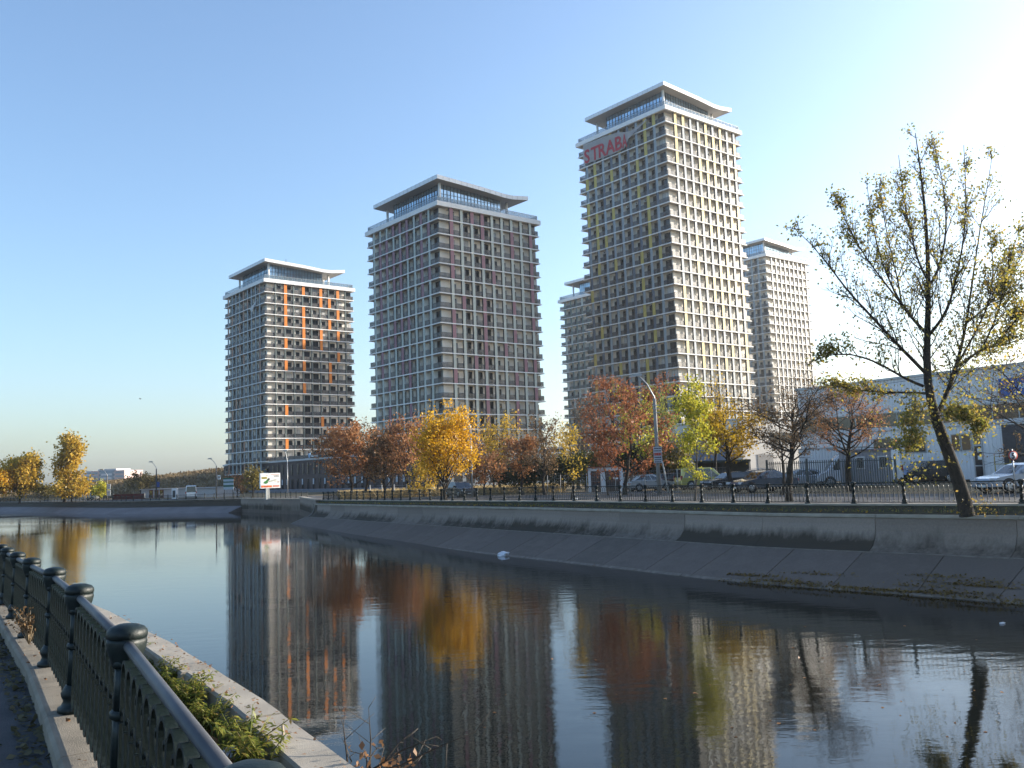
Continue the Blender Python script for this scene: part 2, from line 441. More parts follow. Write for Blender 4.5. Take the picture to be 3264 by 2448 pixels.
panels(LINE, LOWER[:4], 'slope_panel', SLOPEM, 3.1, .035)
PALEC = mat('pale_edge_concrete', (.17, .145, .12), .9, var=.3, scale=2.5, bump=.5, bscale=30)
panels(LINE, LEDGE, 'toe_ledge', PALEC, 5.2, .03)
panels(LINE, EDGE, 'edge_slab', PALEC, 3.1, .05)
panels(LINE, [(-.22, .0), (.07, .0), (.07, -.11)], 'coping_stone', CONC_L, 5.2, .02)
# dark backing in the joints
mb = MB(); prof = [(d-.11, z-.07) for d, z in UPPER+LOWER]; vs = []; k = len(prof)
for p, n in zip(BP, BN):
    for d, z in prof: vs.append((p.x-n.x*d, p.y-n.y*d, p.z+z))
mb.add(vs, [(i*k+j, i*k+j+1, (i+1)*k+j+1, (i+1)*k+j) for i in range(len(BP)-1) for j in range(k-1)], mat('joint_dark', (.085, .07, .055), .95))
mb.build('joint_backing', emb)
# slope's end wing and the vertical quay wall beyond it
mb = MB(); p, n = BP[-1], BN[-1]; t = Vector((-n.y, n.x, 0)); poly = [p-n*d+Vector((0, 0, z)) for d, z in UPPER+LOWER]
poly += [poly[-1]+Vector((0, 0, -.6)), p+Vector((0, 0, -3.6))]
vs = [tuple(q) for q in poly]+[tuple(q+t*.35) for q in poly]; m_ = len(poly)
mb.add(vs, [tuple(range(m_)), tuple(range(2*m_-1, m_-1, -1))]+[(i, m_+i, m_+(i+1) % m_, (i+1) % m_) for i in range(m_)], CONC)
mb.build('end_wing', emb)
quay = [Vector((-22.9, 103, -.5)), Vector((-29.9, 124.6, -.75)), Vector((-44.5, 145.5, -.78))]
qw = thing('quay_wall', 'vertical quay wall below the billboard', None); qw['kind'] = 'structure'
for a, b in zip(quay, quay[1:]):
    d = b-a; L = Vector((d.x, d.y)).length; ang = math.atan2(d.y, d.x); nseg = max(2, int(L/3.2))
    for i in range(nseg):
        mb = MB(); x0 = L*i/nseg+.03; x1 = L*(i+1)/nseg-.03
        mb.box((x0, -.35, -2.6), (x1, 0, -.02), WALLM); mb.box((x0, .0, -2.6), (x1, .10, -1.6), SLOPEM)
        mb.build('wall_panel', qw, (a.x, a.y, a.z), (0, 0, ang))
    mb = MB(); mb.box((-.3, -.62, -.02), (L+.3, .14, .12), CONC_L); mb.build('coping', qw, (a.x, a.y, a.z), (0, 0, ang))
# the bank that goes on to the west: coping band, dark upper wall, pale slope
WP = resample(FL[1:], 6.0); WN = normals(WP)
for p in WP: p.z = -.95
west = MB(); prof = [(.9, .02), (1.4, .04), (1.45, -.3), (1.7, -.75), (2.3, -.95)]; prof2 = [(2.3, -.95), (6.6, -2.3)]
for pr, m_ in ((prof, WALLM), (prof2, mat('pale_slope', (.15, .14, .145), .9, var=.15, scale=.4))):
    vs = []; k = len(pr)
    for p, n in zip(WP, WN):
        for d, z in pr: vs.append((p.x-n.x*d, p.y-n.y*d, p.z+z))
    west.add(vs, [(i*k+j, i*k+j+1, (i+1)*k+j+1, (i+1)*k+j) for i in range(len(WP)-1) for j in range(k-1)], m_)
pr0 = prof+prof2[1:]; p, n = WP[0], WN[0]; cap = [(p.x-n.x*d, p.y-n.y*d, p.z+z) for d, z in pr0]; cap += [(cap[-1][0], cap[-1][1], -4), (cap[0][0], cap[0][1], -4)]
west.add(cap, [tuple(range(len(cap)))], CONC)
tag(west.build('west_embankment'), 'curving canal bank beyond the quay wall', kind='structure')
strip('west_verge', -1.0, .4, -.02, .08, SOIL, pts=WP, nrm=WN, label='dark verge along the curving bank')

# dry grass embankment behind, to the west
def hill():
    vs = []; na, nd = 60, 14; fs = []
    rr = np.random.default_rng(3)
    for i in range(na+1):
        x_px = -500+ (820+500)*i/na
        h = float(np.interp(x_px, [-500, 0, 230, 330, 500, 620, 740, 820], [.3, 1.5, 3.2, 4.3, 5.4, 6.4, 7.4, 7.6]))
        for j in range(nd+1):
            f = j/nd; D = 225+f*150
            p = at(x_px, 1560, D)
            bump = h*(min(1, f/.35)**.8 if f < .35 else 1)*(1 if f < .8 else (1-f)/.2*.6+.4)
            vs.append((p.x, p.y, zg(D)-.1+bump+rr.normal()*.12*min(1, f*6)))
    for i in range(na):
        for j in range(nd): fs.append((i*(nd+1)+j, (i+1)*(nd+1)+j, (i+1)*(nd+1)+j+1, i*(nd+1)+j+1))
    mb = MB(); mb.add(vs, fs, mat('hill_grass', (.15, .105, .055), .95, var=.5, scale=.12, detail=9, bump=1.0, bscale=.9, col2=(.30, .215, .11)), smooth=False)
    return mb.build('hill')
tag(hill(), 'long low embankment covered in dry grass', kind='structure')
# ------------------------------------------------------------------ the apartment towers
A_, B_ = 27.7, 26.8                 # slab length along local y (shaded side) and local x (sunny side)
HEAD = R(39.5)
REC = 1.15                           # balcony depth
XI = [3.0+2.62*i for i in range(9)]  # panels along local x
YI = [3.1+2.68*i for i in range(9)]  # panels along local y
PW = .85
def shared(key, fn, cache={}):
    if key not in cache: cache[key] = fn()
    return cache[key]
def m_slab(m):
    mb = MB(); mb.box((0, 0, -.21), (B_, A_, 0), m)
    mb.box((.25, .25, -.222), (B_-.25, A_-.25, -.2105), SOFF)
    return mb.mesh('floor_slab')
def m_rail(mr, top):
    mb = MB(); h = 1.08
    def run(p, q, nx, ny):
        d = Vector(q)-Vector(p); L = d.length; a = math.atan2(d.y, d.x)
        M = Matrix.Translation(p) @ Matrix.Rotation(a, 4, 'Z')
        mb.box((0, -.012, .1), (L, .012, h-.04), mr, M)
        mb.box((0, -.03, h-.04), (L, .03, h), top, M)
        n = int(L/1.31)
        for i in range(n+1): mb.box((L*i/n-.02, -.03, 0), (L*i/n+.02, -.012, h-.04), top, M)
    e = .23
    run((e, e, 0), (B_-e, e, 0), 0, -1); run((e, A_-e, 0), (e, e, 0), -1, 0)
    run((B_-e, e, 0), (B_-e, A_-e, 0), 1, 0); run((B_-e, A_-e, 0), (e, A_-e, 0), 0, 1)
    return mb.mesh('railing')
def m_panel(m, side, h=2.79):
    mb = MB(); PW = .34 if m.name == 'panel_dark_green' else .86 if m.name in ('panel_orange', 'panel_yellow', 'panel_plum') else .68
    if side == 0:
        mb.box((0, .12, 0), (PW, .19, h), m); mb.box((-.09, .05, 0), (-.03, .4, h), FRAME)
    else:
        mb.box((.12, 0, 0), (.19, PW, h), m); mb.box((.05, PW+.03, 0), (.4, PW+.09, h), FRAME)
    return mb.mesh('panel')
BLIND = mat('roller_blind', (.50, .50, .49), .6, var=.15)
def m_door(kind, side, blind=False):
    """balcony door or window standing in the recessed wall"""
    mb = MB(); w_, z0, z1 = {'door': (.9, .02, 2.25), 'wide': (1.65, .02, 2.6), 'window': (1.0, .85, 2.25), 'pair': (1.5, .75, 2.35)}[kind]
    M = None if side == 0 else Matrix(((0, 1, 0, 0), (1, 0, 0, 0), (0, 0, 1, 0), (0, 0, 0, 1)))
    y = REC
    mb.box((0, y-.05, z0), (w_, y+.02, z1), FRAME, M)
    n = 2 if w_ > 1.1 else 1
    for i in range(n):
        a = .06+i*(w_-.06)/n
        mb.box((a, y-.062, z0+.07), (a+(w_-.06)/n-.06, y-.04, z1-.06), GLASS if not blind else BLIND, M)
    return mb.mesh('balcony_door')

DBLUE = mat('panel_dark_blue', (.10, .13, .17), .5, var=.1)
def tower(label, X, Y, z0, n, accent, accol, seed, sun_cols=None, detail=True, base=GREYP, base_l=None, rail=None, roofmat=None, doors_r=None, hide_low=0, dark_share=0):
    gz = zg(Y)-.1
    t = thing('apartment_tower', label, 'tower', (X, Y, gz), HEAD, 'apartment towers with butterfly roofs')
    rnd = random.Random(seed); Z = z0-gz; rail = rail or RAILG; base_l = base_l or base
    # inner walls
    mb = MB(); mb.box((REC, REC, 0), (B_-REC, A_-REC, Z+2.6), CREAM)
    mb.build('wall', t)
    sl = shared('slab', lambda: m_slab(SLABM)); rl = shared(('rail', rail.name), lambda: m_rail(rail, FRAME))
    for k in range(n+1):
        put('floor_slab', sl, t, (0, 0, Z-3*k)); put('railing', rl, t, (0, 0, Z-3*k))
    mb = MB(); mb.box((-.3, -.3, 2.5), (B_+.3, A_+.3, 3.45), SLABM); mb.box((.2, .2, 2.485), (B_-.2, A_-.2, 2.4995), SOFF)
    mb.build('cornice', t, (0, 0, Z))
    put('terrace_railing', shared('trail', lambda: m_rail(TGLASS, METALG)), t, (0, 0, Z+3.45))
    # coloured panels and the doors behind them
    cnt = {'panel': 0, 'door': 0}; loose_p = MB(); loose_d = MB()
    def piece(which, me, loc):
        nm = 'panel' if which == 'panel' else 'balcony_door'
        cnt[which] += 1
        if detail and cnt[which] <= 295: put(nm, me, t, loc)
        else:
            lb = loose_p if which == 'panel' else loose_d
            for p in me.polygons:
                vs = [me.vertices[i].co+Vector(loc) for i in p.vertices]
                lb.add(vs, [tuple(range(len(vs)))], me.materials[p.material_index])
    extras = []
    bias = [[rnd.random() for _ in range(9)] for _ in range(2)]
    dk = [[rnd.choice(['door', 'door', 'wide', 'window', 'wide']) for _ in range(9)] for _ in range(2)]
    if doors_r: dk[0] = doors_r
    for j in range(n+1-hide_low):
        zz = Z-3*j
        for side in (0, 1):
            for i in range(9):
                if sun_cols is not None and side == 0: acc = i in sun_cols.get(j, ())
                else:
                    pr = accol*(1.0 if bias[side][i] > .5 else .15)*(1.1-.75*j/max(1, n))
                    acc = rnd.random() < pr
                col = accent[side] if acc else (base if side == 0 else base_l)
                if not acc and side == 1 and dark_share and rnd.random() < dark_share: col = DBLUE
                pos = XI[i] if side == 0 else YI[i]
                loc = (pos, 0, zz) if side == 0 else (0, pos, zz)
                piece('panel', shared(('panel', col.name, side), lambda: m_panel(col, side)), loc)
                kind = dk[side][i]
                if rnd.random() < .08: kind = rnd.choice(['door', 'wide', 'window'])
                off = PW+.08 if side == 0 else -1.75 if kind == 'wide' else -1.2
                if kind == 'window': off += .2
                loc = (pos+off, 0, zz) if side == 0 else (0, pos+off, zz)
                bl = rnd.random() < .13
                piece('door', shared(('door', kind, side, bl), lambda: m_door(kind, side, bl)), loc)
                if rnd.random() < .07: extras.append((side, pos, zz, rnd.random()))
            # the two far sides: plain rows of dark openings
            for i in range(8):
                p = 3+2.7*i
                if side == 0: loose_d.box((p, A_-REC+.0, zz+.1), (p+1.3, A_-REC+.06, zz+2.3), GLASS)
                else: loose_d.box((B_-REC, p, zz+.1), (B_-REC+.06, p+1.3, zz+2.3), GLASS)
    for side, pos, zz, q in extras:      # air conditioners, a chair or a box on some balconies
        eb = MB(); M = None if side == 0 else Matrix(((0, 1, 0, 0), (1, 0, 0, 0), (0, 0, 1, 0), (0, 0, 0, 1)))
        if q < .55: eb.box((0, REC-.35, 2.0), (.8, REC-.02, 2.5), WHITE, M); eb.box((.08, REC-.36, 2.06), (.5, REC-.351, 2.44), FRAME, M); nm = 'air_conditioner'
        else: eb.box((0, .5, .02), (.5, .9, .5), [ORAN, WHITE, FRAME][int(q*30) % 3], M); eb.box((0, .85, .5), (.5, .9, .95), [ORAN, WHITE, FRAME][int(q*30) % 3], M); nm = 'balcony_chair'
        p_ = pos-1.1 if side else pos+PW+.5
        eb.build(nm, t, (p_, 0, zz) if side == 0 else (0, p_, zz))
    if loose_p.v: tag(loose_p.build('panels', t), kind='stuff')
    if loose_d.v: tag(loose_d.build('balcony_doors', t), kind='stuff')
    # penthouse: glass hall, mullions, columns
    zt = Z+3.45; rm = roofmat or mat('roof_edge_metal', (.74, .75, .76), .45, metal=.15, var=.05, scale=.4)
    prof = lambda x: float(np.interp(x, [0, .30, 12, 17.7, 20, 24.2], [0, 0, -.6, -1.05, -1.0, -.45]))
    zr = Z+9.0
    mb = MB(); x0, x1, y0, y1 = 2.5, 18.2, 2.5, 20.0
    pts = [x0, 8, 12, 15, x1]
    vs = []
    for x in pts: vs += [(x, y0, zt), (x, y0, zr-.85+prof(x)), (x, y1, zr-.85+prof(x)), (x, y1, zt)]
    fs = [(0, 1, 2, 3), (19, 18, 17, 16)]
    for i in range(4):
        a = i*4; b = a+4; fs += [(a, b, b+1, a+1), (a+2, b+2, b+3, a+3), (a+1, b+1, b+2, a+2)]
    mb.add(vs, fs, GLASSB); ph = mb.build('glass_hall', t)
    mm = MB(); N = 18
    for i in range(N+1):
        x = x0+(x1-x0)*i/N; mm.box((x-.05, y0-.09, zt), (x+.05, y0-.003, zr-.85+prof(x)), METALG if i in (0, N) else FRAME)
        y = y0+(y1-y0)*i/N; mm.box((x0-.09, y-.05, zt), (x0-.003, y+.05, zr-.85+prof(x0)), FRAME)
    for zz in (1.3, 2.6, 3.6):
        mm.box((x0, y0-.07, zt+zz-.03), (x1, y0-.004, zt+zz+.03), FRAME); mm.box((x0-.07, y0, zt+zz-.03), (x0-.004, y1, zt+zz+.03), FRAME)
    mm.build('mullions', ph)
    for (x, y) in ((2.1, 2.1), (20.5, 3.2), (22.0, 9), (3.0, 23.6), (20.5, 20)):
        mb = MB(); mb.bar((x, y, zt), (x, y, zr-.85+prof(x)), .28, SLABM, 10); mb.build('column', t)
    # roof: one wide plate bent like a butterfly
    mb = MB(); X0, X1, Y0, Y1 = .25, 24.2, .2, 25.0; xs = [X0, 4, 8, 12, 15, 16.8, 17.7, 18.6, 20, 22, X1]
    vs = []
    for x in xs:
        z = zr+prof(x); vs += [(x, Y0, z-.84), (x, Y0, z), (x, Y1, z), (x, Y1, z-.84)]
    fs = [(0, 1, 2, 3), tuple(range(len(vs)-1, len(vs)-5, -1))]; fo = []
    for i in range(len(xs)-1):
        a = i*4; b = a+4; fs += [(a, b, b+1, a+1), (a+1, b+1, b+2, a+2), (a+2, b+2, b+3, a+3)]; fo.append((a, a+3, b+3, b))
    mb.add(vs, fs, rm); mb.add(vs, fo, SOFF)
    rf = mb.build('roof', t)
    mb = MB()                      # joints of the metal edge
    for i in range(1, 16):
        x = X0+(X1-X0)*i/16; z = zr+prof(x); mb.box((x-.02, Y0-.012, z-.83), (x+.02, Y0-.002, z-.01), mat('joint_grey', (.3, .31, .32)))
        y = Y0+(Y1-Y0)*i/16; mb.box((X0-.012, y-.02, zr-.83), (X0-.002, y+.02, zr-.01), mat('joint_grey', (.3, .31, .32)))
    mb.build('edge_joints', rf)
    mb = MB(); mb.box((8, 9, zr-.8), (13, 13, zr+1.0), METALG); mb.bar((10, 8, zr-1), (10, 8, zr+2.6), .05, FRAME, 5); mb.bar((9.6, 8, zr+1.9), (10.4, 8, zr+1.9), .04, FRAME, 5)
    mb.build('roof_plant', t)
    return t, Z

ORANGE_AT = {0: (1, 3, 5, 7), 1: (1, 5, 6), 2: (1, 3, 7), 3: (1, 3, 6), 4: (3, 5, 7), 5: (1, 3, 5), 6: (7,), 7: (1, 3, 6), 8: (6,), 9: (3,), 11: (1,), 12: (5,), 14: (1,)}
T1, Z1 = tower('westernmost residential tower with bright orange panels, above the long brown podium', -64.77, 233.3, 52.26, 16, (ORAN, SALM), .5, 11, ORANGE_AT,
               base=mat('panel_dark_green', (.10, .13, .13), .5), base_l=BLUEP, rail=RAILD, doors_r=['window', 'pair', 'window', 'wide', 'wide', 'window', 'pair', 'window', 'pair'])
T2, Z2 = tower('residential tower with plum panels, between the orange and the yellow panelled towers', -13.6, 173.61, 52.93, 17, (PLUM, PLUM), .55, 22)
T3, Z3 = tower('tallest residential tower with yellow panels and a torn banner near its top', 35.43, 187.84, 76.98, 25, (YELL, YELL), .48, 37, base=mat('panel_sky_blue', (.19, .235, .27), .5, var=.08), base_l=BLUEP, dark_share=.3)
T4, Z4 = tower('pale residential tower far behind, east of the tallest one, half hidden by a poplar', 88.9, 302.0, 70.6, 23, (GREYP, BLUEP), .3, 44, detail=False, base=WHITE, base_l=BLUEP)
T5, Z5 = tower('low residential tower in shade peeping out west of the tallest tower', 34.3, 273.6, 55.3, 18, (GREYP, GREYP), .3, 55, detail=False, base=mat('panel_dark_green2', (.12, .16, .15), .5))
for t in (T1, T2, T3, T4, T5): t['label'] = t['label']

# torn banner on the tallest tower
RED = mat('banner_red', (.42, .035, .06), .8)
CLOTH = seethrough('banner_cloth', (.42, .40, .40), .72, .9)
b = thing('advertising_banner', 'torn grey banner with big red letters hung high on the tallest tower', 'banner', T3.matrix_basis @ Vector((0, 0, 0)))
b.location = (35.43, 187.84, zg(187.84)-.1); b.rotation_euler = (0, 0, HEAD)
mb = MB(); top = [(25.3, 2.4), (22, 2.2), (18, 2.1), (14, 1.7), (11.5, 1.0), (10.2, .75), (8.0, 1.0), (6.5, 1.4), (5.2, 1.9), (4.9, 1.6)]
bot = [(25.4, -2.6), (22, -2.75), (18, -2.8), (14, -2.9), (12.0, -2.6), (10.6, -.9), (8.2, .3), (6.6, .9), (5.3, 1.45), (4.9, 1.5)]
rr = random.Random(4); vs = []
for i, (p, q) in enumerate(zip(top, bot)):
    for f in (0, .33, .66, 1): vs.append((-.38-rr.uniform(0, .12), p[0]+(q[0]-p[0])*f, Z3+p[1]+(q[1]-p[1])*f))
mb.add(vs, [(i*4+j, i*4+j+1, i*4+j+5, i*4+j+4) for i in range(len(top)-1) for j in range(3)], CLOTH); mb.build('cloth', b)
yy = 25.0
for ch, wd in zip('STRABA', (2.35, 2.3, 2.6, 2.75, 2.5, 2.2)):
    me = text_mesh(ch, 4.5, RED, .02, .09); o = put('letter', me, b, (-.52, yy, Z3-2.45), (math.pi/2, 0, -math.pi/2))
    o.scale = (.92, 1, 1); yy -= wd
    if yy < 11.5: o.scale = (.45, .95, 1)
# scrap of an old banner on the orange tower
mb = MB(); mb.add([(-.3, 9.0, Z1-3.4), (-.5, 7, Z1-2.9), (-.3, 4.2, Z1-1.7), (-.4, 6.2, Z1-3.5), (-.3, 7.4, Z1-4.6)], [(0, 1, 4), (1, 2, 3), (1, 3, 4)], mat('scrap_white', (.6, .6, .6), .9))
o = mb.build('banner_scrap', None, (-64.77, 233.3, zg(233)-.1), (0, 0, HEAD)); tag(o, 'white scrap of torn banner caught on the orange panelled tower', 'banner')

# long brown podium between the two western towers
def podium():
    p0 = Vector((-84.2, 256.9)); d = Vector((.636, -.772)); L = 108.5
    ang = math.atan2(d.y, d.x); gz = zg(230)-.1; H = 7.6
    t = thing('podium', 'long low brown clad podium with narrow tall windows under the towers', 'building', (p0.x, p0.y, gz), ang)
    mb = MB(); mb.box((0, .8, 0), (L, 34, H), BRICKB); mb.build('wall', t)
    mb = MB(); mb.box((-.2, .55, H), (L+.2, 34.2, H+.42), mat('parapet_white', (.5, .5, .5), .7)); mb.build('parapet', t)
    win = MB(); win.box((0, .62, 0), (.75, .9, 2.7), FRAME); win.box((.06, .6, .06), (.69, .63, 2.64), GLASS); wm = win.mesh('window')
    wp = MB(); wp.box((0, .62, 0), (.75, .9, 2.7), FRAME); wp.box((.06, .6, .06), (.69, .63, 1.3), GLASS); wp.box((.04, .585, 1.3), (.71, .64, 2.66), mat('window_blind', (.42, .44, .47), .8)); wq = wp.mesh('window')
    rn = random.Random(8)
    for i in range(37):
        x = 1.5+i*2.85+rn.uniform(-.2, .2)
        put('window', wq if rn.random() < .45 else wm, t, (x, 0, .5)); put('window', wm, t, (x+rn.choice([0, .3, -.3]), 0, 4.2))
    mb = MB(); mb.box((2, .9, H+.42), (L-2, .95, H+1.3), RAILD); mb.build('railing', t)
    mb = MB(); mb.box((24, -6, -.1), (L-10, .75, .7), mat('plinth', (.16, .17, .2), .8)); mb.build('ramp', t)
    s = thing('name_sign', 'dark sign with pale letters and a blue shield on the podium roof edge', 'sign', (-49.6, 214.9, gz+H+.42), ang)
    mb = MB(); mb.box((1.1, .2, .08), (9, .3, 1.3), mat('sign_dark', (.03, .035, .04), .6)); mb.build('board', s)
    mb = MB(); mb.prism([(.5, .05), (.85, .3), (1.0, .8), (.85, 1.25), (.5, 1.4), (.15, 1.25), (0, .8), (.15, .3)], .1, .3, mat('shield_blue', (.25, .42, .62), .5)); mb.build('shield', s)
    put('lettering', text_mesh('asmita', 1.35, mat('sign_white', (.75, .78, .8), .5), .02, .02), s, (1.5, .16, .3), (math.pi/2, 0, 0))
podium()
# second low block along the plum tower
mb = MB(); mb.box((0, 0, 0), (60, 20, 6.4), mat('pale_block', (.5, .49, .46), .8)); mb.box((-.2, -.3, 6.4), (60.2, 20.2, 6.8), SLABM)
for i in range(20): mb.box((1+i*2.9, -.06, 1), (3+i*2.9, .05, 2.8), GLASS); mb.box((1+i*2.9, -.06, 4), (3+i*2.9, .05, 5.6), GLASS)
o = mb.build('terrace_block', None, (-12.5, 171.5, zg(172)-.1), (0, 0, HEAD)); tag(o, 'low pale block with a white terrace edge at the foot of the plum panelled tower', 'building')
# ------------------------------------------------------------------ warehouses and yard buildings
def corrugated(mb, L, z0, z1, m, y=0, pitch=.33, depth=.045, x0=0):
    """a folded metal sheet wall facing -y"""
    n = int(L/pitch); vs = []; fs = []
    for i in range(n+1):
        x = x0+L*i/n; w_ = L/n
        for dx, dy in ((0, 0), (w_*.55, 0), (w_*.65, depth), (w_*.9, depth)):
            if i == n and dx > 0: break
            vs += [(x+dx, y+dy, z0), (x+dx, y+dy, z1)]
    k = len(vs)//2; fs = [(2*i, 2*i+2, 2*i+3, 2*i+1) for i in range(k-1)]
    mb.add(vs, fs, m)
SHEET = mat('grey_white_sheet', (.70, .69, .69), .5, metal=.1, var=.07, scale=.7)
p0, p1 = foot(2560, 1530, 88), foot(3330, 1530, 69.5)
d = p1-p0; ang = math.atan2(d.y, d.x); L = d.length+70
wh = thing('warehouse', 'long pale corrugated warehouse with a dark window band and a blue sign', 'building', (p0.x, p0.y, -.05), ang)
mb = MB()
mb.box((0, .1, 0), (L, 30, 8.9), SHEET)
corrugated(mb, L, 6.1, 8.95, SHEET); corrugated(mb, L, 2.6, 4.45, SHEET); corrugated(mb, L, 0, 2.6, SHEET)
mb.build('wall', wh)
mb = MB(); mb.box((-.15, -.12, 8.95), (L+.15, .3, 9.15), METALG); mb.build('roof_edge', wh)
mb = MB(); mb.box((-.05, -.03, 6.0), (L, .09, 6.1), METALG); mb.box((-.05, -.12, 4.45), (L, .09, 4.75), mat('sheet_white', (.62, .62, .64), .5)); mb.build('ledge', wh)
BROWN = mat('bronze_glass', (.06, .045, .03), .15, var=.3, scale=.6, spec=.8)
for i in range(int((L-55)/2.1)):
    mb = MB(); mb.box((i*2.1+.06, -.02, 4.8), (i*2.1+2.04, .06, 5.98), BROWN); mb.box((i*2.1-.03, -.04, 4.77), (i*2.1+.05, .06, 5.99), METALG); mb.build('window', wh)
# ground floor windows, the glazed door and the big dark gateway, at their places along the wall
def along(px):
    u = ray(px, 1500); k = (p0.x*d.y-p0.y*d.x)/(u[0]*d.y-u[1]*d.x); return (Vector((u[0]*k, u[1]*k))-Vector((p0.x, p0.y))).length
xa, xb, xc, xd = along(3040), along(3105), along(3140), along(3206)
for a, b_ in ((along(2790), along(2880)), (along(2890), along(2960)), (xa, along(3070)), (along(3072), xb)):
    mb = MB(); mb.box((a, -.06, 2.35), (b_, .05, 3.8), METALG); mb.box((a+.08, -.075, 2.43), (b_-.08, -.05, 3.72), BROWN); mb.build('window', wh)
mb = MB(); mb.box((xb+.1, -.07, 0), (xc, .05, 3.9), METALG); mb.box((xb+.2, -.085, .1), (xc-.12, -.06, 1.05), GLASS); mb.box((xb+.2, -.085, 1.15), (xc-.12, -.06, 2.7), GLASS); mb.box((xb+.2, -.085, 2.85), (xc-.12, -.06, 3.8), BROWN)
dr = mb.build('door', wh)
PAPER = mat('paper_white', (.75, .75, .74), .9)
for z in (2.2, 1.6):
    mb = MB(); mb.box((xb+.45, -.095, z), (xb+.8, -.088, z+.32), PAPER); mb.build('paper_notice', dr)
mb = MB(); mb.box((xd, -.10, 0), (xd+8, .05, 4.3), FRAME)
for i in range(14): mb.box((xd+.1, -.13, .15+i*.29), (xd+7.9, -.101, .40+i*.29), mat('shutter_dark', (.045, .047, .055), .5))
mb.build('gateway', wh)
bx = along(3214)
s = thing('shop_sign', 'blue sign board with small white letters high on the warehouse', 'sign', (p0.x+d.normalized().x*bx, p0.y+d.normalized().y*bx, -.05), ang)
mb = MB(); mb.box((0, -.3, 6.55), (6.4, -.05, 8.0), mat('sign_blue', (.03, .10, .33), .5)); mb.build('board', s)
put('lettering', text_mesh('ARTI', .5, mat('sign_letter', (.7, .74, .8), .5), .01, .01), s, (1.5, -.33, 7.1), (math.pi/2, 0, 0))
# yellow crash frame by the gateway
q = p0+d.normalized()*(along(3192))
g = thing('crash_frame', 'yellow tubular guard frame standing beside the dark gateway', 'barrier', (q.x-.9, q.y-.8, 0), ang)
YEL = mat('guard_yellow', (.42, .30, .04), .5)
mb = MB(); mb.tube([(0, 0, 0), (0, 0, 1.75), (1.2, 0, 1.75), (1.2, 0, 0)], .045, YEL, 6); mb.build('hoop', g)
for z in (.55, 1.15):
    mb = MB(); mb.bar((0, 0, z), (1.2, 0, z), .035, YEL, 6); mb.build('crossbar', g)
# sunlit hall with a window strip, and the blue grey side of the next hall
c = foot(2372, 1530, 112)
h = thing('sunlit_hall', 'plain pale hall with a strip of dark windows, its wall in the sun', 'building', (c.x, c.y, -.15), R(30))
mb = MB(); mb.box((0, 0, 0), (22, 16, 7.6), mat('hall_white', (.62, .59, .54), .7, var=.06, scale=.5)); mb.build('wall', h)
for i in range(4):
    mb = MB(); mb.box((5+i*2.45, -.06, 4.6), (7.3+i*2.45, .05, 5.9), GLASS); mb.box((4.93+i*2.45, -.09, 4.5), (7.4+i*2.45, .02, 4.62), WHITE); mb.build('window', h)
mb = MB(); mb.box((2.5, -.05, 0), (5.2, .05, 3.2), mat('hall_door', (.2, .2, .2), .6)); mb.build('door', h)
mb = MB(); mb.box((-.1, -.12, 7.6), (22.1, 16.1, 7.8), METALG); mb.build('roof_edge', h)
c = foot(2374, 1530, 112.6)
h = thing('grey_hall', 'flat blue grey hall side wall in shade behind the parked van', 'building', (c.x-8.6, c.y+4.0, -.15), R(-24))
mb = MB(); mb.box((-6, 0, 0), (9.0, 12, 6.2), mat('hall_grey', (.21, .23, .30), .6, var=.06, scale=.5)); mb.box((-6.1, -.1, 6.2), (9.1, 12.1, 6.4), METALG)
for i in range(12): mb.box((-5.6+i*1.2, -.035, 0), (-5.54+i*1.2, 0, 6.2), mat('hall_seam', (.15, .17, .22), .6))
mb.build('wall', h)
# dark shelter roof on posts behind the van
c = foot(2270, 1535, 98)
h = thing('open_shelter', 'dark open shelter on thin posts behind the yellow van', 'shelter', (c.x, c.y, -.1), R(-12))
mb = MB(); mb.box((-1.8, 0, 2.25), (4.2, 3, 2.5), mat('shelter_green', (.035, .05, .045), .7)); mb.build('roof', h)
for x in (-1.7, 1.2, 4.05):
    mb = MB(); mb.box((x, .05, 0), (x+.1, .15, 2.25), FRAME); mb.build('post', h)
mb = MB(); mb.box((-1.75, 2.9, 0), (4.15, 3, 2.25), mat('shelter_back', (.05, .06, .06), .8)); mb.build('back_panel', h)
# transformer kiosk
c = foot(1932, 1553, 86)
k = thing('transformer_kiosk', 'small white transformer kiosk with two brown metal doors and a rusty roof', 'kiosk', (c.x-1.65, c.y, zg(86)-.03), R(-4))
mb = MB(); mb.box((0, .05, 0), (3.3, 2.6, 2.35), WHITE)
for a, b_ in ((0, .22), (1.15, 1.35), (3.0, 3.3)): mb.box((a, -.02, 0), (b_, .05, 2.35), WHITE)
mb.box((0, -.02, 2.05), (3.3, .05, 2.35), WHITE); mb.build('wall', k)
mb = MB(); mb.box((-.12, -.15, 2.35), (3.42, 2.7, 2.47), mat('rust_roof', (.20, .07, .04), .8)); mb.build('roof', k)
DOORB = mat('door_brown', (.075, .045, .035), .6)
for a, b_ in ((.24, 1.13), (1.62, 2.96)):
    mb = MB(); mb.box((a, .0, .05), (b_, .06, 2.03), DOORB)
    for i in range(6): mb.box((a+.1, -.012, .3+i*.1), (b_-.1, 0, .35+i*.1), FRAME)
    o = mb.build('door', k)
    if b_ > 2:
        for xx, cc in ((2.35, PAPER), (2.62, PAPER), (1.95, mat('warn_yellow', (.6, .45, .05), .6))):
            m2 = MB(); m2.box((xx, -.02, 1.2), (xx+.2, -.004, 1.45), cc); m2.build('notice', o)
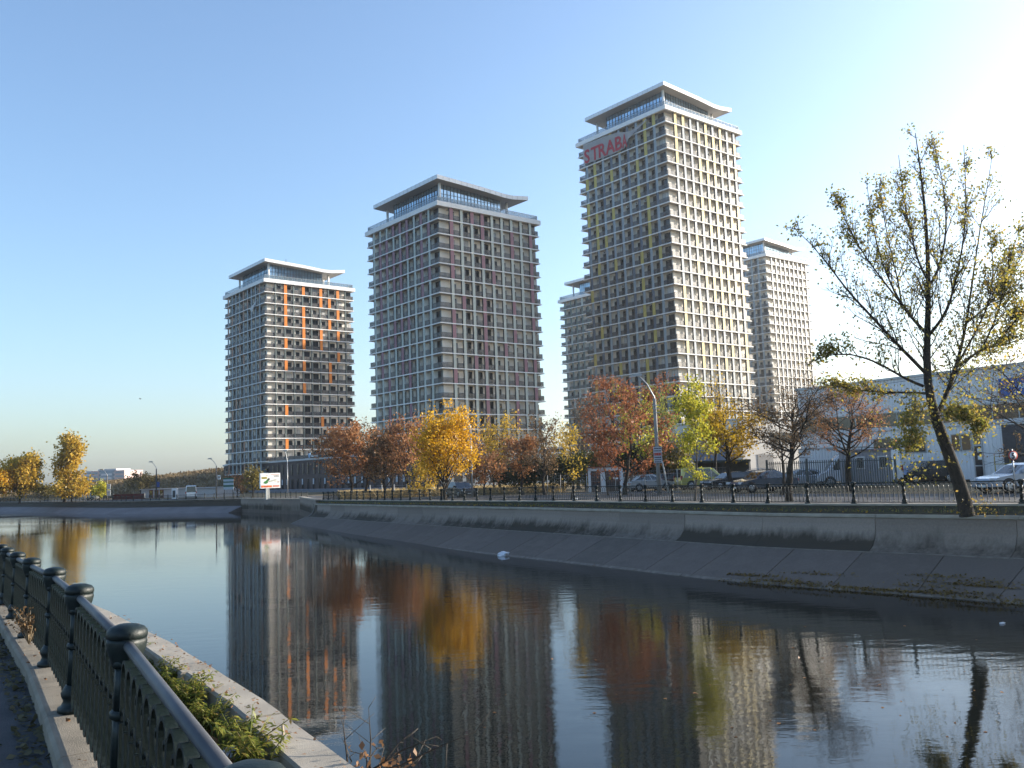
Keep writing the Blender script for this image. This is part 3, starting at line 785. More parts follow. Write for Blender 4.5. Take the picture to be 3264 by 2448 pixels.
# guard booth container
c = foot(2762, 1545, 63)
g = thing('guard_booth', 'grey prefab guard booth with two small barred windows inside the metal fence', 'booth', (c.x-1.55, c.y, -.02), R(-14))
BOOTH = mat('booth_grey', (.33, .33, .36), .6, var=.06)
mb = MB(); mb.box((0, 0, .1), (3.2, 2.2, 2.5), BOOTH)
for i in range(15): mb.box((.05+i*.215, -.02, .15), (.11+i*.215, 0, 2.3), mat('booth_rib', (.27, .27, .30), .6))
mb.box((1.92, -.03, .1), (2.0, 2.23, 2.5), mat('booth_corner', (.45, .45, .47), .6)); mb.build('wall', g)
mb = MB(); mb.box((-.12, -.2, 2.5), (3.32, 2.35, 2.62), mat('booth_roof', (.22, .2, .22), .7)); mb.build('roof', g)
for x in (.85, 2.3):
    mb = MB(); mb.box((x, -.05, 1.25), (x+.6, .02, 2.1), WHITE); mb.box((x+.07, -.06, 1.32), (x+.53, -.045, 2.03), GLASS)
    for i in range(3): mb.box((x+.12+i*.15, -.085, 1.3), (x+.15+i*.15, -.065, 2.05), METALG)
    mb.build('window', g)
# pale storage container behind the van
c = foot(2640, 1540, 76)
g = thing('storage_container', 'pale ribbed storage container standing along the warehouse', 'container', (c.x-1.6, c.y+1.5, -.03), R(-12))
mb = MB(); mb.box((0, .06, .1), (5.5, 2.4, 3.0), SHEET); corrugated(mb, 5.5, .15, 2.95, SHEET, 0, .25, .05); mb.box((-.05, -.04, 2.95), (5.55, 2.45, 3.06), METALG); mb.build('shell', g)

# ------------------------------------------------------------------ metal palisade fence with gate posts
def fence_palisade(pxs, D0, D1, zt, label):
    a, b_ = foot(pxs[0], 1540, D0), foot(pxs[1], 1540, D1); dv = b_-a; ln = dv.length; an = math.atan2(dv.y, dv.x)
    f = thing('metal_fence', label, 'fence', (a.x, a.y, 0), an)
    m = mat('fence_grey_green', (.075, .09, .09), .5, metal=.3)
    bar_ = MB(); bar_.box((-.025, -.02, .08), (.025, .02, zt), m); bm_ = bar_.mesh('bar')
    pm = MB(); pm.box((-.06, -.06, 0), (.06, .06, zt+.15), m); pm = pm.mesh('post')
    n = int(ln/2.3)
    for i in range(n+1): put('post', pm, f, (ln*i/n, 0, 0))
    for z in (.3, zt-.18):
        mb = MB(); mb.box((0, .021, z), (ln, .06, z+.05), m); mb.build('rail', f)
    k = int(ln/.155)
    for i in range(k):
        x = ln*(i+.5)/k
        if min(abs(x-ln*j/n) for j in range(n+1)) > .09: put('bar', bm_, f, (x, 0, 0))
fence_palisade((2448, 2858), 66, 60, 1.95, 'grey green metal palisade fence in front of the guard booth and white van')

# thin wire fence with pale posts along the parking
a, b_ = foot(1745, 1550, 84), foot(2330, 1550, 69)
dv = b_-a; ln = dv.length; an = math.atan2(dv.y, dv.x)
f = thing('wire_fence', 'low wire mesh fence on pale thin posts along the parked cars', 'fence', (a.x, a.y, 0), an)
PALE = mat('post_pale', (.42, .41, .38), .8)
pm = MB(); pm.bar((0, 0, -.1), (0, 0, 1.75), .035, PALE, 6); pm = pm.mesh('post')
n = 12
for i in range(n+1): put('post', pm, f, (ln*i/n, 0, zg(a.y)*(1-i/n)), (rng.uniform(-.05, .05), rng.uniform(-.06, .06), 0))
mb = MB()
for z in (.2, .6, 1.0, 1.4, 1.68): mb.bar((0, 0, z+zg(a.y)), (ln, 0, z), .006, METALG, 4)
for i in range(int(ln/.25)): mb.bar((i*.25, 0, .2), (i*.25, 0, 1.68), .004, METALG, 3)
tag(mb.build('wire_mesh', f), kind='stuff')
# short posts in the dry grass by the podium
pm = MB(); pm.bar((0, 0, -.2), (0, 0, 1.6), .06, PALE, 6); pm = pm.mesh('post')
a, b_ = foot(1180, 1580, 120), foot(1470, 1570, 108); dv = b_-a; ln = dv.length
f = thing('post_and_wire_fence', 'sparse fence of pale posts standing in the dry grass', 'fence', (a.x, a.y, zg(a.y)), math.atan2(dv.y, dv.x))
for i in range(8): put('post', pm, f, (ln*i/7, 0, 0))
mb = MB()
for z in (.5, 1.0, 1.45): mb.bar((0, 0, z), (ln, 0, z), .012, METALG, 4)
tag(mb.build('wire', f), kind='stuff')

# ------------------------------------------------------------------ vehicles
TYRE = mat('tyre', (.012, .012, .013), .85); RIMM = mat('rim', (.38, .39, .40), .35, metal=.8); LAMPR = mat('tail_lamp', (.25, .01, .015), .25, spec=.6)
LAMPW = mat('head_lamp', (.55, .57, .6), .15, spec=.8); CARG = mat('car_glass', (.012, .016, .02), .04, spec=1.0); PLATE = mat('number_plate', (.6, .6, .58), .5)
TRIM = mat('black_trim', (.012, .012, .013), .6)
def paint(name, c): 
    m = mat(name, c, .22, metal=.25, var=.06, scale=2, spec=.6)
    m.node_tree.nodes['Principled BSDF'].inputs['Coat Weight'].default_value = .6; return m
SHAPES = {   # lower outline (x along length, z) and cabin outline, as shares of length and height
 'sedan': ([(.0, .22), (-.005, .40), (.02, .50), (.10, .56), (.27, .64), (.80, .66), (.97, .63), (1, .55), (1.005, .32), (.98, .2)],
           [(.26, .63), (.41, .93), (.48, .99), (.62, 1.0), (.70, .95), (.85, .655)]),
 'hatch': ([(.0, .22), (-.005, .40), (.02, .50), (.12, .57), (.25, .63), (.90, .64), (.985, .60), (1, .5), (1.005, .32), (.98, .2)],
           [(.24, .62), (.38, .92), (.46, .99), (.70, 1.0), (.82, .93), (.965, .63)]),
 'suv': ([(.0, .24), (-.005, .42), (.02, .52), (.10, .57), (.25, .62), (.94, .63), (.99, .58), (1, .5), (1.005, .32), (.98, .22)],
         [(.24, .61), (.37, .92), (.44, .99), (.80, 1.0), (.90, .95), (.985, .62)]),
 'van': ([(.0, .2), (-.005, .34), (.02, .44), (.10, .50), (.2, .55), (.96, .55), (.995, .53), (1, .5), (1.005, .26), (.985, .18)],
         [(.16, .53), (.32, .93), (.40, .995), (.90, 1.0), (.975, .97), (.995, .54)]),
 'bigvan': ([(.0, .16), (-.005, .28), (.02, .36), (.07, .41), (.14, .46), (.97, .46), (.998, .46), (1, .44), (1.004, .2), (.985, .15)],
            [(.12, .45), (.22, .80), (.29, .94), (.36, 1.0), (.94, 1.0), (.985, .96), (.998, .45)]),
}
def car(name, label, cat, px, py, D, head, kind, L, W, H, pm, windows=3, z=None, rails=False, blind=False):
    c = foot(px, py, D)
    t = thing(name, label, cat, (c.x, c.y, c.z+.01 if z is None else z), head, 'cars and vans parked beyond the canal')
    low, cab = SHAPES[kind]; low = [(x*L-L/2, zz*H) for x, zz in low]; cab = [(x*L-L/2, zz*H) for x, zz in cab]
    def loft(mb, prof, rings, m):
        k = len(prof); cx = sum(p[0] for p in prof)/k; cz = sum(p[1] for p in prof)/k; vs = []
        for y, sh, tp in rings:
            zmin = min(p[1] for p in prof); zmax = max(p[1] for p in prof)
            for x, zz in prof:
                yy = y*(1-tp*((zz-zmin)/(zmax-zmin)))
                vs.append((cx+(x-cx)*sh, yy, cz+(zz-cz)*sh))
        n = len(rings); fs = [(i*k+j, i*k+(j+1) % k, (i+1)*k+(j+1) % k, (i+1)*k+j) for i in range(n-1) for j in range(k)]
        fs += [tuple(range(k-1, -1, -1)), tuple(range((n-1)*k, n*k))]
        mb.add(vs, fs, m)
    h = W/2
    mb = MB(); loft(mb, low, [(-h, .965, 0), (-h+.05, .992, 0), (-h+.2, 1, 0), (h-.2, 1, 0), (h-.05, .992, 0), (h, .965, 0)], pm)
    tp = .20 if kind in ('sedan', 'hatch') else .13 if kind == 'suv' else .07
    loft(mb, cab, [(-h+.06, .97, tp), (-h+.14, 1, tp), (h-.14, 1, tp), (h-.06, .97, tp)], pm)
    mb.box((-L/2+.15, -h+.08, .14*H), (L/2-.15, h-.08, .3*H), TRIM)
    body = mb.build('body', t)
    zmin, zmax = min(p[1] for p in cab), max(p[1] for p in cab)
    def wy(zz, s, off): return s*((h-.06)*(1-tp*((zz-zmin)/(zmax-zmin)))+off)
    # side windows
    cx = sum(p[0] for p in cab)/len(cab); cz = (zmin+zmax)/2
    xin = lambda zz, front: float(np.interp(zz, [zmin, zmax*.995], [cab[0][0], cab[2][0]])) if front else float(np.interp(zz, [zmin, zmax*.995], [cab[-1][0], cab[-3][0]]))
    zb, zt = zmin+.06, zmax-.13*(zmax-zmin)-.02
    wins = windows
    for s in (-1, 1):
        for i in range(wins):
            xs = []
            for zz in (zb, zt):
                f0 = xin(zz, True)+.10*L*.35; r0 = xin(zz, False)-.10*L*.35
                xs.append((f0+(r0-f0)*i/wins+.035, f0+(r0-f0)*(i+1)/wins-.035))
            q = [(xs[0][0], zb), (xs[0][1], zb), (xs[1][1], zt), (xs[1][0], zt)]
            m2 = MB(); vs = [(x, wy(zz, s, .004), zz) for x, zz in q]+[(x, wy(zz, s, -.03), zz) for x, zz in q]
            m2.add(vs, [(0, 1, 2, 3), (0, 4, 5, 1), (1, 5, 6, 2), (2, 6, 7, 3), (3, 7, 4, 0)], pm if (blind and i > 0) else CARG); m2.build('side_window', t)
        m2 = MB(); m2.box((xin(zb, True)+.25, s*(h+.0)-.08, zb-.02), (xin(zb, True)+.42, s*(h+.0)+.1, zb+.14), pm); m2.build('wing_mirror', t)
        m2 = MB()
        for xx in (.40, .62): m2.box((xx*L-L/2, s*(h+.002)-.006, zb-.16), (xx*L-L/2+.16, s*(h+.002)+.012, zb-.12), TRIM)
        tag(m2.build('door_handles', t))
    def glassq(a, b_, nm):
        ya, yb = wy(a[1], 1, -.1), wy(b_[1], 1, -.1); n = Vector((b_[1]-a[1], 0, -(b_[0]-a[0]))).normalized()
        if n.z < 0: n = -n
        m2 = MB(); f0, f1 = .08, .94
        A = Vector((a[0]+(b_[0]-a[0])*f0, 0, a[1]+(b_[1]-a[1])*f0)); Bv = Vector((a[0]+(b_[0]-a[0])*f1, 0, a[1]+(b_[1]-a[1])*f1))
        vs = [A+Vector((0, -ya, 0))+n*.008, A+Vector((0, ya, 0))+n*.008, Bv+Vector((0, yb, 0))+n*.008, Bv+Vector((0, -yb, 0))+n*.008]
        vs += [v-n*.04 for v in vs]
        m2.add(vs, [(0, 1, 2, 3), (0, 4, 5, 1), (1, 5, 6, 2), (2, 6, 7, 3), (3, 7, 4, 0)], CARG); m2.build(nm, t)
    glassq(cab[0], cab[1], 'windscreen')
    if not blind: glassq(cab[-1], cab[-2], 'rear_window')
    r = .335 if kind in ('sedan', 'hatch') else .38
    wm = MB(); Mx = Matrix.Rotation(math.pi/2, 4, 'X')
    wm.lathe([(r*.62, -.11), (r*.93, -.11), (r, -.07), (r, .07), (r*.93, .11), (r*.62, .11)], TYRE, 18, Mx); wmesh = wm.mesh('wheel')
    rm = MB(); rm.lathe([(r*.3, -.125), (r*.56, -.122), (r*.64, -.112), (r*.64, .112), (r*.56, .122), (r*.3, .125)], RIMM, 14, Mx)
    for i in range(5):
        M = Mx @ Matrix.Rotation(2*math.pi*i/5, 4, 'Z'); rm.box((r*.3, -.03, .1), (r*.52, .03, .132), TRIM, M); rm.box((r*.3, -.03, -.132), (r*.52, .03, -.1), TRIM, M)
    rmesh = rm.mesh('rim')
    ax = (.175*L-L/2, .80*L-L/2) if kind != 'bigvan' else (.15*L-L/2, .76*L-L/2)
    arch = MB()
    for x in ax:
        for s in (-1, 1):
            wo = put('wheel', wmesh, t, (x, s*(h-.10), r)); put('rim', rmesh, wo)
            arch.lathe([(r*1.14, -.01), (r*1.14, .012)], TRIM, 18, Matrix.Translation((x, s*(h-.004), r*1.02)) @ Mx)
    arch.build('wheel_arch', body)
    fz = low[2][1]-.03; rz = low[-3][1]-.03
    for s in (-1, 1):
        m2 = MB(); m2.box((-L/2-.015, s*(h-.24)-.16, fz-.10), (-L/2+.28, s*(h-.17)+.13, fz+.05), LAMPW); m2.build('headlight', t)
        m2 = MB()
        if kind in ('van', 'bigvan', 'suv'): m2.box((L/2-.16, s*(h-.09)-.09, rz-.08), (L/2+.015, s*(h-.09)+.075, rz+.32), LAMPR)
        else: m2.box((L/2-.24, s*(h-.2)-.17, rz-.10), (L/2+.02, s*(h-.15)+.125, rz+.07), LAMPR)
        m2.build('tail_light', t)
    m2 = MB(); m2.box((L/2-.02, -.26, rz-.20), (L/2+.025, .26, rz-.09), PLATE); m2.build('number_plate', t)
    m2 = MB(); m2.box((-L/2-.02, -.26, .3), (-L/2+.02, .26, .41), PLATE); m2.build('number_plate', t)
    m2 = MB(); m2.box((-L/2-.015, -.42, fz-.24), (-L/2+.03, .42, fz-.1), TRIM); m2.build('grille', t)
    if rails:
        for s in (-1, 1):
            m2 = MB(); m2.tube([(cab[1][0]+.2, s*(h-.2), zmax-.02), (cab[2][0]+.1, s*(h-.2), zmax+.06), (cab[-3][0], s*(h-.2), zmax+.06), (cab[-3][0]+.15, s*(h-.2), zmax-.02)], .022, METALG, 5); m2.build('roof_rail', t)
    return t
SILV = paint('paint_silver', (.36, .36, .35)); BLK = paint('paint_black', (.010, .011, .013)); NAVY = paint('paint_slate_blue', (.05, .07, .10))
YG = paint('paint_yellow_green', (.48, .43, .12)); WHT = paint('paint_white', (.62, .64, .68)); PALEB = paint('paint_pale_grey', (.42, .44, .47)); DGREY = paint('paint_dark_grey', (.05, .05, .055)); BROWNC = paint('paint_plum_black', (.03, .018, .022))
car('parked_car', 'silver hatchback parked beside the kiosk behind the concrete lamp post', 'car', 2068, 1553, 82, R(195), 'hatch', 4.3, 1.75, 1.5, SILV)
car('parked_car', 'dark plum car between the silver hatchback and the yellow van', 'car', 2140, 1553, 88, R(215), 'suv', 4.3, 1.75, 1.6, BROWNC)
car('parked_van', 'pale yellow green minivan seen from behind, parked under the slender poplar', 'van', 2240, 1553, 82, R(190), 'van', 4.75, 1.9, 1.95, YG, 3)
car('parked_car', 'black sedan parked behind the dark leaning trunk, nose to the yellow van', 'car', 2330, 1553, 76, R(18), 'sedan', 4.8, 1.82, 1.46, BLK)
car('parked_car', 'slate blue sedan nearest the canal fence with red tail lights', 'car', 2432, 1565, 60, R(20), 'sedan', 4.5, 1.78, 1.42, NAVY)
car('parked_car', 'dark estate car with pale roof rails behind the two sedans', 'car', 2412, 1553, 84, R(28), 'suv', 4.7, 1.8, 1.6, DGREY, rails=True)
car('parked_car', 'pale grey hatchback behind the palisade fence', 'car', 2545, 1545, 72, R(10), 'hatch', 4.3, 1.75, 1.48, PALEB)
car('delivery_van', 'tall white panel van standing behind the guard booth', 'van', 2735, 1540, 70, R(-10), 'bigvan', 6.3, 1.95, 2.7, WHT, 3, blind=True)
car('parked_car', 'black off-road car with silver wheels in front of the warehouse', 'car', 2950, 1533, 70, R(12), 'suv', 4.75, 1.93, 1.75, BLK)
car('parked_car', 'silver saloon nosing in behind the big poplar, beside the speed sign', 'car', 3268, 1573, 44, R(8), 'sedan', 4.5, 1.78, 1.43, paint('paint_ice_blue', (.36, .40, .46)))
car('moving_car', 'grey car driving on the quay road behind the golden yellow tree', 'car', 1468, 1590, 84, R(117), 'sedan', 4.5, 1.75, 1.45, DGREY)
car('parked_minibus', 'white minibus parked far off below the dry embankment', 'minibus', 609, 1584, 168, R(-70), 'bigvan', 5.2, 2.0, 2.45, WHT, 3)
car('parked_car', 'small pale car far away beside the brick red hoarding', 'car', 287, 1596, 205, R(160), 'hatch', 4.2, 1.7, 1.45, PALEB)

# two-wheeler and a person by the black car
c = foot(2893, 1528, 69)
m_ = thing('motorcycle', 'dark motorcycle with pale blue fairing beside the black off-road car', 'motorcycle', (c.x, c.y, c.z), R(35))
for x in (-.68, .68):
    mb = MB(); mb.lathe([(.2, -.06), (.29, -.05), (.31, 0), (.29, .05), (.2, .06)], TYRE, 16, Matrix.Translation((x, 0, .31)) @ Matrix.Rotation(math.pi/2, 4, 'X')); mb.build('wheel', m_)
mb = MB(); mb.tube([(-.68, 0, .31), (-.42, 0, .85), (-.35, 0, 1.0)], .04, METALG, 6); mb.build('fork', m_)
mb = MB(); mb.prism([(-.4, .35), (.35, .3), (.5, .6), (.2, .72), (-.35, .78)], -.14, .14, TRIM); mb.build('engine', m_)
mb = MB(); mb.prism([(.0, .76), (.75, .86), (.8, .95), (.1, .88)], -.13, .13, TRIM); mb.build('seat', m_)
mb = MB(); mb.prism([(-.62, .75), (-.3, .72), (.0, .8), (-.15, 1.05), (-.4, 1.28), (-.5, 1.25)], -.2, .2, mat('fairing_blue', (.30, .40, .62), .3)); mb.build('fairing', m_)
mb = MB(); mb.tube([(-.35, -.36, 1.05), (-.38, 0, 1.03), (-.35, .36, 1.05)], .02, TRIM, 5); mb.build('handlebar', m_)
# ------------------------------------------------------------------ trees
def branch_set(starts, dirs, lens, rad, rs, up, wob, N=5):
    """T bent branches at once: start points, directions, lengths -> (T,N,3) points and radii"""
    T = len(starts); P = np.empty((T, N, 3)); P[:, 0] = starts; dcur = dirs.copy()
    for i in range(1, N):
        dcur = dcur+np.array([0, 0, up])/(N-1)+rs.normal(size=(T, 3))*wob; dcur /= np.linalg.norm(dcur, axis=1, keepdims=True)
        P[:, i] = P[:, i-1]+dcur*(lens/(N-1))[:, None]
    f = np.linspace(0, 1, N)[None]; return P, rad[:, None]*(1-f*.72)
def side_dirs(P, k, rs, spread, tmin=.25):
    """K side shoots from every branch of P: start points, directions, parent share"""
    T, N, _ = P.shape; t = rs.uniform(tmin, 1, (T, k)); s = t*(N-1); i = np.minimum(s.astype(int), N-2); f = (s-i)[..., None]
    ar = np.arange(T)[:, None]; a = P[ar, i]; b = P[ar, i+1]; st = a+(b-a)*f
    d = (b-a)/(np.linalg.norm(b-a, axis=2, keepdims=True)+1e-9)
    r = rs.normal(size=d.shape); r -= d*(r*d).sum(2, keepdims=True); r /= np.linalg.norm(r, axis=2, keepdims=True)+1e-9
    ang = rs.normal(spread, .15, (T, k))[..., None]
    return st.reshape(-1, 3), (d*np.cos(ang)+r*np.sin(ang)).reshape(-1, 3), t.reshape(-1)
def join_tubes(sets):
    Vs, Fs, o = [], [], 0
    for P, Q, n in sets:
        V, F = np_tubes(P, Q, n); Vs.append(V); Fs.append(F+o); o += len(V)
    return np.concatenate(Vs), np.concatenate(Fs)

def grow(name, label, base, H, Rc, cb, leaves, lm, bark, seed, shape='round', leaf=.16, lean=(0, 0), up=.5, elev=.75, nprim=16, k2=6, k3=5, trunks=1, clump=.22, droop=.3, r0=None,
         group='trees along the far bank', cat='tree', crown_off=(0, 0), lobes=None):
    rs = np.random.default_rng(seed); base = Vector(base)
    t = thing(name, label, cat, base, 0, group)
    r0 = r0 or .05+H*.014; sets = []; allP3 = []
    for q in range(trunks):
        N = 9; zz = np.linspace(0, H*.9, N); off = np.zeros((N, 3)); off[:, 2] = zz
        wv = np.cumsum(rs.normal(size=(N, 2))*H*.012, axis=0); wv[0] = 0
        ln = np.array(lean)+(rs.normal(size=2)*.12 if trunks > 1 else 0)
        fz = (zz/H)[:, None]; off[:, :2] = wv+ln*fz*H+np.array(crown_off)*np.clip(fz*1.6-.3, 0, 1)
        if trunks > 1 and q: off[:, :2] += rs.normal(size=2)*.12
        rt = r0*(1-.85*zz/(H*.9))/(trunks**.4); rt[0] *= 1.35
        sets.append((off[None], rt[None], 8))
        ts = np.sort(rs.uniform(max(.02, (cb*.72)/(H*.9)), .97, nprim)); s = ts*(N-1); i = np.minimum(s.astype(int), N-2)
        st = off[i]+(off[i+1]-off[i])*(s-i)[:, None]
        hh = np.clip((st[:, 2]-cb*.72)/(H-cb*.72), 0, 1)
        env = {'round': np.sqrt(np.clip(1-(hh*1.15-.35)**2*1.3, .05, 1)), 'cone': .25+.75*(1-hh)**.8, 'vase': .35+.65*np.sin(np.clip(hh*2.2, 0, 3.1)), 'column': .55+.45*np.sin(np.clip(hh*3.0, 0, 3.1)),
               'flat': np.clip(.7+.5*hh, 0, 1.1)*(1-hh**4*.6)}[shape]
        az = np.arange(nprim)*2.4+rs.uniform(0, 6.28)+rs.normal(size=nprim)*.3; el = elev+rs.normal(size=nprim)*.15
        dr = np.stack([np.cos(az)*np.cos(el), np.sin(az)*np.cos(el), np.sin(el)], 1)
        ln1 = np.clip(Rc*env/np.cos(np.clip(el, 0, 1.2))*rs.uniform(.65, 1.1, nprim), .3, (H-st[:, 2])*1.15+Rc*.35)
        P1, R1 = branch_set(st, dr, ln1, np.clip(r0*.42*(1-ts*.6), .015, None), rs, up, .10)
        sets.append((P1, R1, 5))
        s2, d2, t2 = side_dirs(P1, k2, rs, .7); l2 = np.repeat(ln1, k2)*(1.1-t2*.5)*rs.uniform(.35, .75, len(t2))
        P2, R2 = branch_set(s2, d2, l2, np.repeat(R1[:, 2], k2)*.55, rs, up*.5, .14, 4); sets.append((P2, R2, 4))
        s3, d3, t3 = side_dirs(P2, k3, rs, .75); l3 = np.repeat(l2, k3)*rs.uniform(.3, .6, len(t3))
        P3, R3 = branch_set(s3, d3, l3, np.maximum(np.repeat(R2[:, 1], k3)*.5, .006), rs, up*.3, .2, 3); sets.append((P3, R3, 3))
        allP3 += [P3.reshape(-1, 3), P2[:, 1:].reshape(-1, 3)]
    # fit the grown crown to its surveyed height and spread
    A = np.concatenate(allP3); cx, cy = np.array(crown_off)*.8
    rad = np.hypot(A[:, 0]-cx, A[:, 1]-cy); fr = Rc/np.percentile(rad, 93); fz = H/np.percentile(A[:, 2], 99.3)
    def fit(V):
        V = V.copy(); k = np.clip(V[:, 2:]/(cb*.8+.3), 0, 1)
        V[:, :2] = V[:, :2]*(1-k)+((V[:, :2]-[cx, cy])*fr+[cx, cy])*k; V[:, 2] *= fz; return V
    V, F = join_tubes(sets); put('trunk', npmesh('trunk', fit(V), F, bark, True), t)
    if leaves:
        A = fit(A); idx = rs.integers(0, len(A), leaves)
        # uneven crown: whole twigs keep or lose their leaves
        keep = rs.random(len(A)) < .62; keep |= rs.random(len(A)) < .2
        idx = idx[keep[idx]] if keep[idx].sum() > leaves*.3 else idx
        Cc = A[idx]+rs.normal(size=(len(idx), 3))*clump
        Cc = Cc[Cc[:, 2] > cb*.72]
        V, F = np_leaves(Cc, leaf, rs, droop); put('crown', npmesh('crown', V, F, lm), t)
    return t
RUST = leafmat('leaf_rust', [(.260, .111, .052), (.390, .182, .078), (.468, .247, .104), (.195, .091, .052)])
DRUST = leafmat('leaf_dark_rust', [(.208, .078, .039), (.312, .117, .052), (.390, .156, .065), (.143, .065, .039)])
GOLD = leafmat('leaf_gold', [(.650, .351, .016), (.800, .468, .026), (.494, .286, .026), (.715, .442, .039)], .5)
LIME = leafmat('leaf_lime', [(.390, .390, .039), (.546, .494, .052), (.260, .286, .033), (.624, .494, .052)], .5)
MIXED = leafmat('leaf_mixed', [(.390, .286, .052), (.208, .195, .046), (.468, .286, .039), (.286, .143, .039)], .45)
GREEN = leafmat('leaf_green', [(.05, .065, .018), (.09, .10, .025), (.16, .14, .03), (.22, .17, .03)], .4)
DARKG = leafmat('leaf_dark_green', [(.020, .028, .014), (.035, .045, .02), (.05, .055, .02)], .25)
BROWNL = leafmat('leaf_brown', [(.156, .098, .052), (.234, .143, .065), (.117, .078, .046)], .35)
OCHRE = leafmat('leaf_ochre', [(.546, .338, .039), (.442, .312, .052), (.624, .390, .039), (.312, .260, .052)], .45)

def tree(name, label, px, D, top, xl, xr, bot, leaves, lm, seed, py=1590, bark=None, **kw):
    base = foot(px, py, D); H = at(px, top, D).z-base.z; Rc = (xr-xl)/2*D/FPX*1.1; leaves = int(leaves*.95); cb = max(.3, at(px, bot, D).z-base.z)
    off = ((xl+xr)/2-px)*D/FPX
    kw.setdefault('crown_off', (off, 0))
    base.z -= .05
    return grow(name, label, base, H, Rc, cb, leaves, lm, bark or BARK, seed, **kw)
# west to east along the far bank
tree('maple_tree', 'broad rust brown tree at the west end of the canal fence row', 1119, 104, 1352, 1012, 1192, 1540, 7500, RUST, 1, leaf=.2, nprim=22)
tree('maple_tree', 'thin topped rust tree standing just east of the broad rust brown one', 1168, 110, 1348, 1105, 1232, 1530, 3600, BROWNL, 2, leaf=.17, nprim=20)
tree('maple_tree', 'low spreading brown tree left of the tall dark rust tree, forked low', 1223, 102, 1385, 1172, 1292, 1540, 4200, BROWNL, 3, leaf=.17, nprim=20)
tree('maple_tree', 'tall dark rust tree between the brown trees and the golden one', 1303, 100, 1322, 1215, 1388, 1530, 5600, RUST, 4, leaf=.19, nprim=22)
tree('ash_tree', 'small yellow green tree under the golden tree, left of its trunk', 1352, 96, 1470, 1318, 1402, 1570, 1500, OCHRE, 5, leaf=.17, nprim=14)
tree('golden_tree', 'brilliant golden yellow tree standing on the canal verge in front of the fence', 1420, 71, 1298, 1338, 1532, 1545, 12000, GOLD, 6, py=1604, leaf=0.130, trunks=3, nprim=13, elev=.85, shape='round', clump=.2, r0=.13, crown_off=(.25, 0))
tree('maple_tree', 'short rust tree right behind the golden tree', 1545, 90, 1425, 1490, 1612, 1545, 2600, RUST, 7, leaf=.17)
tree('poplar_tree', 'tall thin yellow green tree rising above the low rust trees', 1603, 108, 1312, 1548, 1672, 1510, 2800, OCHRE, 8, leaf=.17, elev=1.0, nprim=18)
tree('maple_tree', 'copper coloured tree standing in front of the dark evergreen shrubs', 1668, 84, 1395, 1618, 1728, 1545, 2600, RUST, 9, leaf=.17)
tree('bare_tree', 'grey brown half bare tree beside the copper coloured one', 1738, 82, 1325, 1688, 1806, 1530, 2200, BROWNL, 10, leaf=.13, bark=BARK, elev=.95, nprim=20)
tree('young_tree', 'thin young tree with sparse yellow leaves at the canal fence', 1822, 57, 1350, 1786, 1866, 1510, 900, OCHRE, 12, leaf=0.100, nprim=14, k2=4, k3=3, elev=.9, r0=.06)
for i, (px, top) in enumerate(((1846, 1272), (1872, 1290), (1898, 1262))):
    tree('bare_poplar', 'bare grey poplar in a cluster behind the kiosk, ' + ('westernmost of the cluster', 'shortest of the cluster', 'tallest of the cluster')[i], px, 118+i*3, top, px-32, px+32, 1480, 250, BROWNL, 14+i, leaf=.14, bark=BARKG, elev=1.25, nprim=26, shape='column', up=.3)
tree('red_brown_tree', 'large red brown tree with hanging leaves in front of the kiosk and lamp post', 1993, 66, 1192, 1888, 2178, 1500, 9500, DRUST, 18, py=1591, leaf=0.120, nprim=20, k2=7, elev=.55, up=.4, r0=.15, clump=.16, droop=.9, crown_off=(.6, 0))
tree('young_tree', 'thin leaning rust tree left of the large red brown one', 1938, 67, 1390, 1878, 1975, 1520, 1500, DRUST, 19, leaf=0.110, nprim=12, k2=4, r0=.06, lean=(-.06, 0))
tree('ash_tree', 'yellow green tree behind the red brown one, west of the lamp post', 2052, 92, 1238, 1985, 2110, 1490, 4200, LIME, 20, leaf=.19, elev=.9)
tree('ash_tree', 'taller soft green tree behind the concrete lamp post', 2122, 98, 1228, 2072, 2178, 1500, 3600, leafmat('leaf_soft_green', [(.16, .19, .05), (.24, .26, .06), (.30, .27, .05)], .45), 21, leaf=.19, elev=.95)
tree('ash_tree', 'low dark olive tree behind the cars, east of the lamp post', 2150, 94, 1400, 2085, 2215, 1535, 3600, leafmat('leaf_olive', [(.06, .06, .02), (.12, .10, .025), (.2, .15, .03)], .4), 22, leaf=.19)
tree('slender_poplar', 'slender bright yellow green poplar growing at the canal fence', 2216, 48, 1212, 2160, 2272, 1500, 5200, LIME, 23, py=1600, leaf=0.100, shape='column', elev=1.05, nprim=24, k2=4, k3=3, r0=.055, clump=.14, bark=BARKG)
tree('bare_tree', 'bare tall tree with few yellowing leaves behind the slender poplar', 2285, 92, 1185, 2225, 2360, 1420, 900, OCHRE, 24, leaf=.15, elev=1.1, nprim=20, bark=BARK)
tree('yellow_ash', 'yellow crowned tree with a dark leaning trunk over the black sedan', 2335, 63, 1288, 2238, 2412, 1455, 6500, leafmat('leaf_deep_yellow', [(.40, .25, .015), (.52, .33, .02), (.30, .22, .02)], .45), 25, leaf=0.120, shape='flat', elev=.6, nprim=18, r0=.17, lean=(-.11, 0), crown_off=(-.0, 0), droop=.7)
tree('bare_tree', 'spreading brown half bare tree with a dark forked trunk near the blue sedan', 2516, 43, 1205, 2366, 2690, 1395, 4500, BROWNL, 26, py=1595, leaf=0.065, shape='vase', elev=.6, nprim=24, k2=9, k3=7, r0=.17, clump=.10, up=.25, crown_off=(.2, 0))
tree('bare_tree', 'thin bare tree right behind the spreading brown one', 2492, 52, 1290, 2440, 2548, 1420, 500, BROWNL, 27, leaf=.1, nprim=16, r0=.10)
